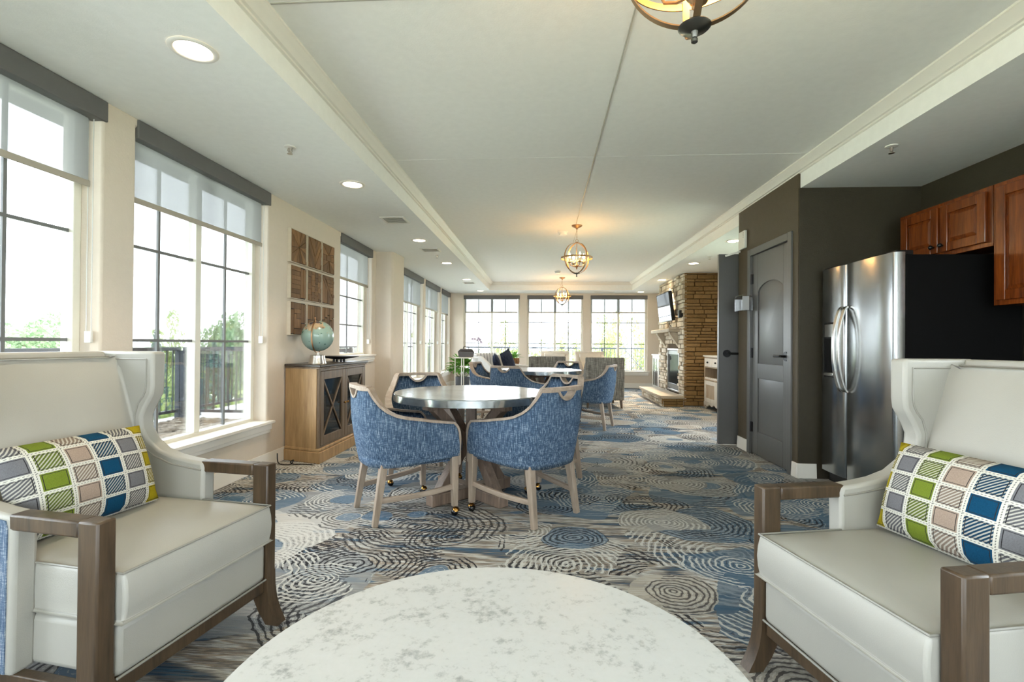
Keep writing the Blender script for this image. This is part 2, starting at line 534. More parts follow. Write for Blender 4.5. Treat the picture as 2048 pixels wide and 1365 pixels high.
M['leaf'] = mat_leaf('house_plant_leaf', (52, 98, 34), (112, 156, 72))
M['leafdark'] = mat_leaf('orchid_leaf', (40, 70, 48), (70, 104, 76))
M['petal'] = mat_plain('orchid_petal', (206, 190, 204), 0.6)
M['stem'] = mat_plain('plant_stem', (84, 96, 54), 0.7)
M['plastic'] = mat_plain('white_plastic', (222, 220, 212), 0.4)
M['paper'] = mat_plain('white_paper', (228, 228, 226), 0.8)
M['acrylic'] = mat_glass('clear_acrylic', (0.97, 0.97, 0.97, 1), 0.3)
M['ventdark'] = mat_plain('vent_recess', (176, 174, 168), 0.8)
M['bronze'] = mat_plain('bronze_lamp_metal', (168, 138, 104), 0.42, metal=1.0)
M['pewter'] = mat_plain('dark_pewter', (104, 102, 96), 0.3, metal=1.0)
M['sleeve'] = mat_plain('candle_sleeve', (222, 200, 160), 0.6)
M['bulb'] = mat_emit('bulb_glow', (255, 194, 118), 110.0)
M['lens'] = mat_emit('downlight_glow', (255, 232, 200), 12.0)
M['canring'] = mat_plain('downlight_trim', (226, 222, 214), 0.5)
M['cordwhite'] = mat_plain('ceiling_joint_strip', (176, 172, 162), 0.5)
M['gravel'] = mat_stone('river_gravel', (112, 98, 82), (142, 128, 110), (168, 157, 141))
M['gravelbed'] = mat_plain('gravel_bed', (92, 84, 74), 0.95, var=0.25, scale=40)
M['deck'] = mat_plain('pale_roof_deck', (210, 208, 204), 0.9, var=0.1, scale=30)
M['railing'] = mat_plain('dark_bronze_railing', (58, 61, 68), 0.5)
M['grass'] = mat_plain('far_grass', (186, 192, 164), 0.95, var=0.2, scale=0.5)
M['eave'] = mat_plain('eave_board', (150, 150, 148), 0.8)
M['tree_a'] = mat_leaf('broadleaf_foliage', (98, 120, 88), (150, 168, 132))
M['tree_b'] = mat_leaf('blue_spruce_needles', (92, 116, 110), (136, 160, 152))
M['tree_c'] = mat_leaf('spring_foliage', (128, 144, 88), (176, 186, 128))
M['bark'] = mat_plain('tree_bark', (108, 94, 78), 0.9, var=0.2)
M['lantern'] = mat_plain('white_lantern', (226, 226, 222), 0.5)

# ------------------------------------------------------------------ mesh helpers
class MB:
    def __init__(self):
        self.v, self.f, self.uv = [], [], None
    def add(self, vs, fs):
        k = len(self.v)
        self.v += [tuple(x) for x in vs]
        self.f += [tuple(i + k for i in q) for q in fs]
        return self
    def box(self, x0, x1, y0, y1, z0, z1):
        vs = [(x0, y0, z0), (x1, y0, z0), (x1, y1, z0), (x0, y1, z0), (x0, y0, z1), (x1, y0, z1), (x1, y1, z1), (x0, y1, z1)]
        return self.add(vs, [(0, 3, 2, 1), (4, 5, 6, 7), (0, 1, 5, 4), (1, 2, 6, 5), (2, 3, 7, 6), (3, 0, 4, 7)])
    def hexa(self, lo, hi):
        """two quads (bottom, top), counter-clockwise"""
        return self.add(list(lo) + list(hi), [(0, 3, 2, 1), (4, 5, 6, 7), (0, 1, 5, 4), (1, 2, 6, 5), (2, 3, 7, 6), (3, 0, 4, 7)])
    def bar(self, a, b, w, h=None, side=None, w2=None, h2=None):
        """square bar from a to b"""
        a, b = Vector(a), Vector(b)
        h = h or w
        w2, h2 = w2 or w, h2 or h
        d = (b - a).normalized()
        s = Vector(side) if side else (Vector((0, 0, 1)).cross(d) if abs(d.z) < 0.95 else Vector((1, 0, 0)))
        s = (s - d * s.dot(d)).normalized()
        t = d.cross(s)
        q = lambda p, ww, hh: [p - s * ww / 2 - t * hh / 2, p + s * ww / 2 - t * hh / 2, p + s * ww / 2 + t * hh / 2, p - s * ww / 2 + t * hh / 2]
        return self.hexa(q(a, w, h), q(b, w2, h2))
    def prism(self, poly, frame, t0, t1):
        """poly: 2-D points; frame(u, v, t) -> xyz"""
        n = len(poly)
        vs = [frame(u, v, t0) for u, v in poly] + [frame(u, v, t1) for u, v in poly]
        fs = [tuple(range(n - 1, -1, -1)), tuple(range(n, 2 * n))]
        fs += [(i, (i + 1) % n, n + (i + 1) % n, n + i) for i in range(n)]
        return self.add(vs, fs)
    def tube(self, pts, r, seg=8, closed=False, r_end=None):
        pts = [Vector(p) for p in pts]
        n = len(pts)
        vs, fs = [], []
        prev = None
        for i, p in enumerate(pts):
            if closed:
                d = pts[(i + 1) % n] - pts[i - 1]
            else:
                d = pts[min(i + 1, n - 1)] - pts[max(i - 1, 0)]
            d.normalize()
            if prev is None:
                s = d.cross(Vector((0, 0, 1)) if abs(d.z) < 0.9 else Vector((1, 0, 0))).normalized()
            else:
                s = (prev - d * prev.dot(d)).normalized()
            prev = s
            t = d.cross(s)
            rr = r if r_end is None else r + (r_end - r) * i / max(1, n - 1)
            vs += [p + s * (cos(2 * pi * k / seg) * rr) + t * (sin(2 * pi * k / seg) * rr) for k in range(seg)]
        for i in range(n if closed else n - 1):
            j = (i + 1) % n
            for k in range(seg):
                l = (k + 1) % seg
                fs.append((i * seg + k, i * seg + l, j * seg + l, j * seg + k))
        if not closed:
            fs.append(tuple(range(seg - 1, -1, -1)))
            fs.append(tuple((n - 1) * seg + k for k in range(seg)))
        return self.add(vs, fs)
    def lathe(self, prof, c=(0, 0, 0), seg=24):
        """prof: (r, z) list, bottom to top"""
        vs, fs = [], []
        for r, z in prof:
            for k in range(seg):
                a = 2 * pi * k / seg
                vs.append((c[0] + r * cos(a), c[1] + r * sin(a), c[2] + z))
        for i in range(len(prof) - 1):
            for k in range(seg):
                l = (k + 1) % seg
                fs.append((i * seg + k, i * seg + l, (i + 1) * seg + l, (i + 1) * seg + k))
        fs.append(tuple(range(seg - 1, -1, -1)))
        fs.append(tuple((len(prof) - 1) * seg + k for k in range(seg)))
        return self.add(vs, fs)
    def sweep(self, pts, dirs, w, h, closed=False):
        """rectangular section swept along pts; dirs = width direction per point; h measured across"""
        pts = [Vector(p) for p in pts]
        n = len(pts)
        vs, fs = [], []
        for i, p in enumerate(pts):
            d = (pts[(i + 1) % n] - pts[i - 1]) if closed else (pts[min(i + 1, n - 1)] - pts[max(i - 1, 0)])
            d.normalize()
            s = Vector(dirs[i])
            s = (s - d * s.dot(d)).normalized()
            t = d.cross(s)
            vs += [p - s * w / 2 - t * h / 2, p + s * w / 2 - t * h / 2, p + s * w / 2 + t * h / 2, p - s * w / 2 + t * h / 2]
        for i in range(n if closed else n - 1):
            j = (i + 1) % n
            for k in range(4):
                l = (k + 1) % 4
                fs.append((i * 4 + k, i * 4 + l, j * 4 + l, j * 4 + k))
        if not closed:
            fs.append((3, 2, 1, 0))
            fs.append(tuple((n - 1) * 4 + k for k in range(4)))
        return self.add(vs, fs)
    def grid(self, rows):
        """rows of equal-length point lists"""
        n = len(rows[0])
        vs = [p for r in rows for p in r]
        fs = [(i * n + j, i * n + j + 1, (i + 1) * n + j + 1, (i + 1) * n + j) for i in range(len(rows) - 1) for j in range(n - 1)]
        return self.add(vs, fs)
    def sphere(self, c, rx, ry=None, rz=None, seg=16, rings=10):
        ry = ry or rx
        rz = rz or rx
        prof = []
        vs, fs = [], []
        for i in range(rings + 1):
            a = -pi / 2 + pi * i / rings
            rr = max(cos(a), 0.002)
            for k in range(seg):
                b = 2 * pi * k / seg
                vs.append((c[0] + rx * rr * cos(b), c[1] + ry * rr * sin(b), c[2] + rz * sin(a)))
        for i in range(rings):
            for k in range(seg):
                l = (k + 1) % seg
                fs.append((i * seg + k, i * seg + l, (i + 1) * seg + l, (i + 1) * seg + k))
        return self.add(vs, fs)

def link(o, parent=None):
    COL.objects.link(o)
    if parent is not None:
        o.parent = parent
    return o

def obj(name, mb, mat, parent=None, bevel=0.0, smooth=35, seg=2, subsurf=0, recalc=True):
    me = bpy.data.meshes.new(name)
    me.from_pydata(mb.v, [], mb.f)
    me.update()
    if recalc:
        import bmesh
        bm = bmesh.new()
        bm.from_mesh(me)
        bmesh.ops.recalc_face_normals(bm, faces=bm.faces)
        bm.to_mesh(me)
        bm.free()
    me.materials.append(mat)
    if smooth:
        me.polygons.foreach_set('use_smooth', [True] * len(me.polygons))
        if smooth < 180:
            me.set_sharp_from_angle(angle=radians(smooth))
    o = bpy.data.objects.new(name, me)
    link(o, parent)
    if bevel:
        md = o.modifiers.new('bevel', 'BEVEL')
        md.width = bevel
        md.segments = seg
        md.limit_method = 'ANGLE'
        md.angle_limit = radians(40)
    if subsurf:
        md = o.modifiers.new('subsurf', 'SUBSURF')
        md.levels = subsurf
        md.render_levels = subsurf
    return o

def tag(o, label=None, cat=None, group=None, kind=None):
    if label: o['label'] = label
    if cat: o['category'] = cat
    if group: o['group'] = group
    if kind: o['kind'] = kind
    return o

def thing(name, label, cat, loc=(0, 0, 0), rz=0.0, group=None):
    o = bpy.data.objects.new(name, None)
    o.empty_display_size = 0.1
    link(o)
    o.location = loc
    o.rotation_euler = (0, 0, rz)
    return tag(o, label, cat, group)

def struct(name, mb, mat, parent=None, **kw):
    o = obj(name, mb, mat, parent, **kw)
    if parent is None:
        o['kind'] = 'structure'
    return o

def struct_root(name, loc=(0, 0, 0)):
    o = bpy.data.objects.new(name, None)
    link(o)
    o.location = loc
    o['kind'] = 'structure'
    return o

CH = {}
def kids(o):
    return [c for c in COL.objects if c.parent == o]

def copy_tree(o, parent=None):
    c = o.copy()
    link(c)
    if parent is not None:
        c.parent = parent
    for ch in kids(o):
        copy_tree(ch, c)
    return c

def place(src, used, loc, rz, label, group=None):
    """the first use moves the source itself, later uses copy it"""
    o = src if not used else copy_tree(src)
    used.append(1)
    o.location = loc
    o.rotation_euler = (0, 0, rz)
    o['label'] = label
    if group: o['group'] = group
    return o

# ------------------------------------------------------------------ room shell
XL, XR, XK, XH, XD = -2.45, 3.25, 3.13, 3.25, 2.15
YB, YF = -3.0, 12.7
ZC, ZT = 2.45, 2.645
SL, SR = -1.33, 2.165           # soffit edges
TY0, TY1 = -1.8, 11.95          # tray ends

struct('floor', MB().box(XL - 0.3, XR + 0.2, YB - 0.2, YF + 0.25, -0.08, 0.0), M['carpet'], smooth=0)

# lowered ceiling round the tray, and the tray itself
c = MB()
c.box(XL - 0.3, SL, YB - 0.2, YF + 0.3, ZC, ZC + 0.32)
c.box(SR, XR + 0.2, YB - 0.2, YF + 0.3, ZC, ZC + 0.32)
c.box(SL, SR, YB - 0.2, TY0, ZC, ZC + 0.32)
c.box(SL, SR, TY1, YF + 0.3, ZC, ZC + 0.32)
struct('ceiling_soffit', c, M['soffit'], smooth=0)
struct('ceiling', MB().box(SL - 0.05, SR + 0.05, TY0 - 0.05, TY1 + 0.05, ZT, ZT + 0.12), M['ceiling'], smooth=0)

# crown moulding inside the tray: section in (out, down) from the wall / ceiling corner
SEC = [(0, 0), (0.085, 0), (0.085, 0.012), (0.075, 0.018), (0.062, 0.036), (0.040, 0.050), (0.034, 0.058), (0.018, 0.060), (0.016, 0.070), (0, 0.072)]
def crown(name, a, b, inward):
    a, b, n = Vector(a), Vector(b), Vector(inward)
    d = (b - a).normalized()
    mb = MB()
    k = len(SEC)
    vs = [a + n * o + Vector((0, 0, -dn)) + d * o for o, dn in SEC] + [b + n * o + Vector((0, 0, -dn)) - d * o for o, dn in SEC]
    fs = [(i, (i + 1) % k, k + (i + 1) % k, k + i) for i in range(k)] + [tuple(range(k - 1, -1, -1)), tuple(range(k, 2 * k))]
    mb.add(vs, fs)
    struct(name, mb, M['trim'], smooth=25)
crown('trim_1', (SL, TY0, ZT), (SL, TY1, ZT), (1, 0, 0))
crown('trim_2', (SR, TY1, ZT), (SR, TY0, ZT), (-1, 0, 0))
crown('trim_3', (SL, TY1, ZT), (SR, TY1, ZT), (0, -1, 0))
crown('trim_4', (SR, TY0, ZT), (SL, TY0, ZT), (0, 1, 0))
# thin joint strips on the tray ceiling
struct('trim_5', MB().box(0.405, 0.412, 1.45, 6.2, ZT - 0.006, ZT + 0.002), M['cordwhite'], smooth=0)
struct('trim_6', MB().box(-1.24, 2.08, 2.098, 2.106, ZT - 0.004, ZT + 0.002), M['cordwhite'], smooth=0)
struct('trim_7', MB().box(-1.24, 2.08, 3.965, 3.969, ZT - 0.0015, ZT + 0.002), M['ceiling'], smooth=0)

def wall_panel(name, mat, mp, u0, u1, v0, v1, t, openings, bevel=0.012):
    """wall slab with window openings; mp(u, v, w) -> xyz, w = 0 room face .. t outer face"""
    us = sorted({u0, u1} | {o[0] for o in openings} | {o[1] for o in openings})
    vs_ = sorted({v0, v1} | {o[2] for o in openings} | {o[3] for o in openings})
    idx, V, F = {}, [], []
    def pt(u, v, w):
        k = (round(u, 4), round(v, 4), w)
        if k not in idx:
            idx[k] = len(V)
            V.append(mp(u, v, w))
        return idx[k]
    solid = lambda i, j: 0 <= i < len(us) - 1 and 0 <= j < len(vs_) - 1 and not any(o[0] <= us[i] + 1e-6 and us[i + 1] <= o[1] + 1e-6 and o[2] <= vs_[j] + 1e-6 and vs_[j + 1] <= o[3] + 1e-6 for o in openings)
    for i in range(len(us) - 1):
        for j in range(len(vs_) - 1):
            if not solid(i, j):
                continue
            a, b, c_, d = (us[i], vs_[j]), (us[i + 1], vs_[j]), (us[i + 1], vs_[j + 1]), (us[i], vs_[j + 1])
            F.append(tuple(pt(*q, 0) for q in (a, b, c_, d)))
            F.append(tuple(pt(*q, t) for q in (d, c_, b, a)))
            for (p, q, ni, nj) in ((a, b, i, j - 1), (b, c_, i + 1, j), (c_, d, i, j + 1), (d, a, i - 1, j)):
                if not solid(ni, nj):
                    F.append((pt(*p, 0), pt(*p, t), pt(*q, t), pt(*q, 0)))
    mb = MB()
    mb.v, mb.f = V, F
    return struct(name, mb, mat, bevel=bevel, smooth=30, seg=3)

WT = 0.22
ZS, ZH = 0.39, 2.40
left_open = [(-2.3, -0.9, ZS, ZH), (-0.5, 0.9, ZS, ZH), (1.12, 2.53, ZS, ZH), (2.75, 4.16, ZS, ZH), (5.70, 6.79, 0.93, ZH),
             (8.35, 9.76, ZS, ZH), (9.95, 11.36, ZS, ZH), (11.55, 12.62, ZS, ZH)]
wall_panel('wall_left', M['wall'], lambda u, v, w: (XL - w, u, v), YB - 0.2, YF + 0.22, -0.05, ZC + 0.01, WT, left_open)
far_open = [(-2.10, -0.62, 0.41, 2.40), (-0.415, 1.035, 0.41, 2.40), (1.235, 2.69, 0.41, 2.40)]
wall_panel('wall_far', M['wall'], lambda u, v, w: (u, YF + w, v), XL - 0.2, XR + 0.2, -0.05, ZC + 0.01, WT, far_open)
back_fill_open = [(-2.10, -0.62, 0.41, 2.40), (-0.415, 1.035, 0.41, 2.40), (1.235, 2.69, 0.41, 2.40)]  # unseen windows added behind the camera to bring in more daylight
wall_panel('wall_back', M['wall'], lambda u, v, w: (u, YB - w, v), XL - 0.2, XR + 0.2, -0.05, ZC + 0.01, WT, back_fill_open)
# right hand side: kitchen wall, the dark block with the closet door, the wall beyond
right_fill_open = [(-2.5, -1.08, ZS, ZH), (0.0, 1.42, ZS, ZH)]  # out-of-view windows, added so daylight also comes from the right
wall_panel('wall_right_near', M['wall'], lambda u, v, w: (XK + w, u, v), YB - 0.2, 1.95, -0.05, ZC + 0.01, WT, right_fill_open)
struct('wall_kitchen_right', MB().box(XK, XR + 0.2, 1.95, 4.23, -0.05, ZC + 0.05), M['nookwall_shaded'], smooth=0)  # nook shade is put into this wall's colour
DY0, DY1, DZ = 4.385, 5.155, 2.045
dw = MB()
struct('wall_kitchen_back', MB().box(XD + 0.004, XK + 0.02, 4.222, 4.24, -0.05, ZC), M['nookwall_shaded'], smooth=0)  # thin facing that carries the shade-darkened copy of the wall paint
dw.box(XD, XR + 0.2, 4.235, DY0, -0.05, ZC)
dw.box(XD, XR + 0.2, DY1, 5.48, -0.05, ZC)
dw.box(XD, XR + 0.2, DY0, DY1, DZ, ZC)
dw.box(XD + 0.12, XR + 0.2, DY0, DY1, -0.05, DZ)
dw.box(XD, SR + 0.001, 4.23, 5.48, ZC, ZT)
struct('wall_closet', dw, M['darkwall'], smooth=0)
mid_fill_open = [(5.66, 7.16, 0.10, ZH)]  # added opening, hidden by the closet block, to brighten the middle of the room
wall_panel('wall_right', M['wall'], lambda u, v, w: (XH + w, u, v), 5.48, YF + 0.1, -0.05, ZC + 0.01, 0.2, mid_fill_open)
# pilaster on the left wall after the small window
struct('column', MB().prism([(XL - 0.02, 6.93), (-2.22, 6.93), (-2.19, 6.96), (-2.17, 7.42), (XL - 0.02, 7.42)], lambda u, v, t: (u, v, t), -0.02, ZC + 0.01), M['wall'], bevel=0.015, seg=3)

# baseboards
def base(name, a, b, n, h=0.125, t=0.016):
    a, b, n = Vector(a), Vector(b), Vector(n)
    vs = []
    mb = MB()
    mb.hexa([a, b, b + n * t, a + n * t], [a + Vector((0, 0, h)), b + Vector((0, 0, h)), b + n * t * 0.6 + Vector((0, 0, h)), a + n * t * 0.6 + Vector((0, 0, h))])
    struct(name, mb, M['trim'], bevel=0.004)
base('baseboard_left', (XL, YB, 0), (XL, 6.93, 0), (1, 0, 0))
base('baseboard_left_far', (XL, 7.42, 0), (XL, YF, 0), (1, 0, 0))
base('baseboard_far', (XL, YF, 0), (XH, YF, 0), (0, -1, 0))
base('baseboard_closet_far', (XD, 5.225, 0), (XD, 5.48, 0), (-1, 0, 0))
base('baseboard_closet_near', (XD, 4.23, 0), (XD, 4.315, 0), (-1, 0, 0))
base('baseboard_kitchen', (XD - 0.01, 4.23, 0), (2.30, 4.23, 0), (0, -1, 0))
base('baseboard_right', (XH, 5.6, 0), (XH, 8.0, 0), (-1, 0, 0))

# ------------------------------------------------------------------ windows
def window(idx, mp, u0, u1, v0, v1, cols, bars, mull=True, depth=0.15, sill=True, fr=0.045, mw=0.009):
    """mp(u, v, w): w = 0 room face, positive outwards"""
    root = struct_root('window_%d' % idx)
    g = depth
    def bx(mb, a, b, c_, d, w0, w1):
        p = [mp(a, c_, w0), mp(b, c_, w0), mp(b, c_, w1), mp(a, c_, w1)]
        q = [mp(a, d, w0), mp(b, d, w0), mp(b, d, w1), mp(a, d, w1)]
        return mb.hexa(p, q)
    f = MB()
    bx(f, u0, u0 + fr, v0, v1, g - 0.03, g + 0.04)
    bx(f, u1 - fr, u1, v0, v1, g - 0.03, g + 0.04)
    bx(f, u0 + fr, u1 - fr, v0, v0 + fr, g - 0.03, g + 0.04)
    bx(f, u0 + fr, u1 - fr, v1 - fr, v1, g - 0.03, g + 0.04)
    obj('window_frame', f, M['vinyl'], root, bevel=0.004)
    if mull:
        cmid = (u0 + u1) / 2
        obj('mullion', bx(MB(), cmid - 0.028, cmid + 0.028, v0 + fr, v1 - fr, g - 0.028, g + 0.038), M['vinyl'], root, bevel=0.004)
        sashes = [(u0 + fr, cmid - 0.028), (cmid + 0.028, u1 - fr)]
    else:
        sashes = [(u0 + fr, u1 - fr)]
    for a, b in sashes:
        obj('pane', bx(MB(), a - 0.004, b + 0.004, v0 + fr - 0.004, v1 - fr + 0.004, g + 0.002, g + 0.008), M['glass'], root, smooth=0)
        for k in range(1, cols):
            x = a + (b - a) * k / cols
            obj('muntin', bx(MB(), x - mw, x + mw, v0 + fr, v1 - fr, g - 0.002, g + 0.012), M['muntin'], root, smooth=0)
        for z in bars:
            if v0 < z < v1:
                obj('muntin', bx(MB(), a, b, z - mw, z + mw, g - 0.0025, g + 0.0125), M['muntin'], root, smooth=0)
    if sill:
        s = MB()
        bx(s, u0 - 0.05, u1 + 0.05, v0 - 0.001, v0 + 0.022, -0.055, 0.0)
        bx(s, u0 + 0.002, u1 - 0.002, v0 - 0.001, v0 + 0.022, -0.001, g - 0.028)
        bx(s, u0 - 0.03, u1 + 0.03, v0 - 0.055, v0 - 0.002, -0.035, 0.0)
        bx(s, u0 - 0.03, u1 + 0.03, v0 - 0.085, v0 - 0.056, -0.02, 0.0)
        obj('window_sill', s, M['trim'], root, bevel=0.003)
    return root

def roller_shade(label, group, mp, u0, u1, ztop, zval, zhem, chain_u, cloth, chain=True, w_off=0.0):
    o = thing('roller_shade', label, 'window shade', mp((u0 + u1) / 2, ztop, 0.0 + w_off), 0, group)
    base_ = Vector(o.location)
    def bx(mb, a, b, c_, d, w0, w1):
        p = [Vector(mp(a, c_, w0 + w_off)) - base_, Vector(mp(b, c_, w0 + w_off)) - base_, Vector(mp(b, c_, w1 + w_off)) - base_, Vector(mp(a, c_, w1 + w_off)) - base_]
        q = [Vector(mp(a, d, w0 + w_off)) - base_, Vector(mp(b, d, w0 + w_off)) - base_, Vector(mp(b, d, w1 + w_off)) - base_, Vector(mp(a, d, w1 + w_off)) - base_]
        return mb.hexa(p, q)
    obj('valance', bx(MB(), u0, u1, zval, ztop, -0.012, 0.07), M['valance'], o, bevel=0.004)
    q = [tuple(Vector(mp(a_, z_, 0.0455 + w_off)) - base_) for a_, z_ in ((u0 + 0.03, zhem), (u1 - 0.06, zhem), (u1 - 0.06, zval + 0.01), (u0 + 0.03, zval + 0.01))]
    obj('shade_cloth', MB().add(q, [(0, 1, 2, 3)]), cloth, o, smooth=0)
    obj('hem_bar', bx(MB(), u0 + 0.03, u1 - 0.05, zhem - 0.032, zhem + 0.002, 0.04, 0.052), M['hembar'], o, bevel=0.003)
    if chain:
        for dw_ in (0.03, 0.06):
            a = Vector(mp(chain_u, zval, dw_ + w_off)) - base_
            b = Vector(mp(chain_u, 1.16, dw_ + w_off)) - base_
            obj('bead_chain', MB().tube([a, b], 0.0022, 5), M['chain'], o)
        a = Vector(mp(chain_u, 1.17, 0.045 + w_off)) - base_
        obj('chain_tensioner', bx(MB(), chain_u - 0.008, chain_u + 0.008, 1.10, 1.165, 0.025, 0.065), M['plastic'], o, bevel=0.004)
    return o

mpL = lambda u, v, w: (XL - w, u, v)
mpF = lambda u, v, w: (u, YF + w, v)
LB = (1.117, 1.717)
for i, op in enumerate(left_open):
    if i == 4:
        window(i + 1, mpL, *op, 2, (1.35, 1.72), mull=False, depth=0.14)
    else:
        window(i + 1, mpL, *op, 2, LB)
for i, op in enumerate(far_open):
    window(9 + i, mpF, *op, 2, (1.134, 1.69), depth=0.12, mw=0.011)
for i, op in enumerate(right_fill_open):  # glazing of the added daylight openings on the right
    window(15 + i, lambda u, v, w: (XK + w, u, v), *op, 2, LB)
window(17, lambda u, v, w: (XH + w, u, v), *mid_fill_open[0], 2, LB)  # glazing of the hidden opening added for mid-room daylight
for i, op in enumerate(back_fill_open):  # glazing of the added daylight openings behind the camera
    window(12 + i, lambda u, v, w: (u, YB - w, v), *op, 2, (1.134, 1.69), depth=0.12)

GS = 'grey roller shades at the tops of the windows'
lab = {2: 'grey roller shade on the nearest left window, cut by the photo edge',
       3: 'grey roller shade on the second left window, beside the wood wall panels',
       4: 'grey roller shade on the small window above the console cabinet end',
       5: 'grey roller shade on the left wall window just past the pilaster',
       6: 'grey roller shade on the middle of the three far left-wall windows',
       7: 'grey roller shade on the left wall window nearest the far corner'}
for i in range(2, 8):
    a, b, z0, z1 = left_open[i]
    zt = 2.447
    roller_shade(lab[i], GS, mpL, a + 0.004, b + 0.02 if i < 4 else b - 0.004, zt if i < 4 else zt, 2.335, 1.99 if i < 4 else (1.93 if i == 4 else 1.88), b - 0.025, M['shade'], w_off=-0.0 if i >= 4 else 0.0)
for k, (op, w) in enumerate(zip(far_open, ('leftmost', 'middle', 'rightmost'))):
    roller_shade('pale roller shade on the %s of the three far end windows' % w, 'roller shades on the far end windows', mpF, op[0] - 0.002, op[1] + 0.002, 2.395, 2.30, 1.965, op[1] - 0.03, M['shade_far'], chain=False)

# ------------------------------------------------------------------ ceiling fittings
def make_downlight():
    o = thing('recessed_downlight', 'x', 'ceiling light')
    mb = MB()
    seg = 32
    for (r, z) in ((0.102, 0.0), (0.100, -0.006), (0.082, -0.006), (0.074, 0.0)):
        pass
    mb.lathe([(0.074, -0.001), (0.080, -0.007), (0.098, -0.007), (0.103, -0.001)], seg=seg)
    mb.f = [q for q in mb.f if len(q) == 4]
    obj('trim_ring', mb, M['canring'], o, smooth=60)
    obj('lens', MB().lathe([(0.001, -0.003), (0.075, -0.003), (0.075, -0.0005), (0.001, -0.0005)], seg=seg), M['lens'], o, smooth=0)
    return o
dl, used = make_downlight(), []
GD = 'recessed downlights'
for (x, y, lb) in [(-1.61, 2.11, 'big round recessed downlight nearest the camera in the left soffit'),
                   (-1.614, 3.976, 'recessed downlight second nearest in the left soffit'),
                   (-1.61, 6.17, 'recessed downlight third along the left soffit, between the two vents'),
                   (-1.60, 7.92, 'recessed downlight fourth along the left soffit'),
                   (-1.59, 9.93, 'recessed downlight fifth along the left soffit, by the third vent'),
                   (-1.58, 12.05, 'recessed downlight at the far left ceiling corner'),
                   (2.42, 6.32, 'recessed downlight behind the white alarm box on the right'),
                   (2.435, 8.03, 'recessed downlight before the stone chimney in the right soffit'),
                   (2.42, 10.05, 'recessed downlight shining down the stone chimney over the television'),
                   (2.44, 12.3, 'recessed downlight at the far right ceiling corner')]:
    place(dl, used, (x, y, ZC), 0, lb, GD)
for (x, y, e) in ((-1.61, 2.11, 20), (-1.614, 3.976, 24), (-1.61, 6.17, 24), (2.42, 6.32, 20), (2.435, 8.03, 24), (2.42, 10.05, 240), (-1.60, 7.92, 20), (-1.59, 9.93, 20)):
    ld = bpy.data.lights.new('downlight_beam', 'SPOT')
    ld.energy = e
    ld.color = (1.0, 0.80, 0.55)
    ld.spot_size = radians(95)
    ld.spot_blend = 0.6
    ld.shadow_soft_size = 0.06
    lo = bpy.data.objects.new('downlight_beam', ld)
    link(lo)
    lo.location = (x, y, ZC - 0.02)

def make_vent(w, h):
    o = thing('ceiling_vent', 'x', 'vent')
    f = MB()
    t = 0.022
    f.box(-w / 2, w / 2, -h / 2, -h / 2 + t, -0.008, 0)
    f.box(-w / 2, w / 2, h / 2 - t, h / 2, -0.008, 0)
    f.box(-w / 2, -w / 2 + t, -h / 2 + t, h / 2 - t, -0.008, 0)
    f.box(w / 2 - t, w / 2, -h / 2 + t, h / 2 - t, -0.008, 0)
    obj('frame', f, M['canring'], o)
    obj('backing', MB().box(-w / 2 + t, w / 2 - t, -h / 2 + t, h / 2 - t, -0.0015, 0), M['ventdark'], o, smooth=0)
    n = 6
    for k in range(n):
        y = -h / 2 + t + (h - 2 * t) * (k + 0.5) / n
        obj('slat', MB().bar((-w / 2 + t, y, -0.005), (w / 2 - t, y, -0.005), 0.014, 0.002, side=(0, 0.8, 0.6)), M['canring'], o, smooth=0)
    return o
vt, used = make_vent(0.26, 0.26), []
for (x, y, lb) in [(-1.61, 5.14, 'square white ceiling vent nearest the camera in the left soffit'),
                   (-1.612, 6.80, 'square white ceiling vent second along the left soffit'),
                   (-1.627, 10.50, 'white ceiling vent far along the left soffit, beside a downlight')]:
    place(vt, used, (x, y, ZC), 0, lb, 'vents in the left soffit')
vf = make_vent(0.5, 0.16)
vf.location = (1.52, 12.25, ZC)
vf['label'] = 'long white vent in the far ceiling above the right end window'

def make_sprinkler():
    o = thing('sprinkler_head', 'x', 'sprinkler')
    obj('escutcheon', MB().lathe([(0.038, 0.0), (0.036, -0.006), (0.014, -0.010)][::-1]), M['canring'], o)
    b = MB()
    b.lathe([(0.009, -0.035), (0.011, -0.012), (0.011, -0.009)], seg=10)
    b.tube([(0.011, 0, -0.012), (0.016, 0, -0.028), (0.004, 0, -0.046)], 0.0025, 5)
    b.tube([(-0.011, 0, -0.012), (-0.016, 0, -0.028), (-0.004, 0, -0.046)], 0.0025, 5)
    b.lathe([(0.018, -0.050), (0.018, -0.047), (0.004, -0.046)], seg=12)
    obj('nozzle', b, M['nickel'], o)
    return o
sp, used = make_sprinkler(), []
for (x, y, lb) in [(-1.737, 3.195, 'small sprinkler head in the left soffit between two downlights'),
                   (-1.60, 7.19, 'small sprinkler head in the left soffit beside the second vent'),
                   (2.306, 3.364, 'sprinkler head in the grey ceiling over the kitchen nook'),
                   (2.48, 7.40, 'sprinkler head in the right soffit near the open door')]:
    place(sp, used, (x, y, ZC), radians(40), lb, 'ceiling sprinkler heads')

def make_smoke(label, loc):
    o = thing('smoke_detector', label, 'smoke detector', loc, 0, 'smoke detectors on the tray ceiling')
    obj('base_plate', MB().lathe([(0.062, -0.012), (0.066, -0.004), (0.066, 0.0)]), M['plastic'], o)
    obj('housing', MB().lathe([(0.030, -0.046), (0.050, -0.042), (0.056, -0.014), (0.058, -0.012)]), M['plastic'], o)
    return o
make_smoke('round white smoke detector left of the middle chandelier canopy', (0.261, 6.6, ZT))
make_smoke('round smoke detector on the ceiling before the farthest chandelier', (0.293, 10.15, ZT))

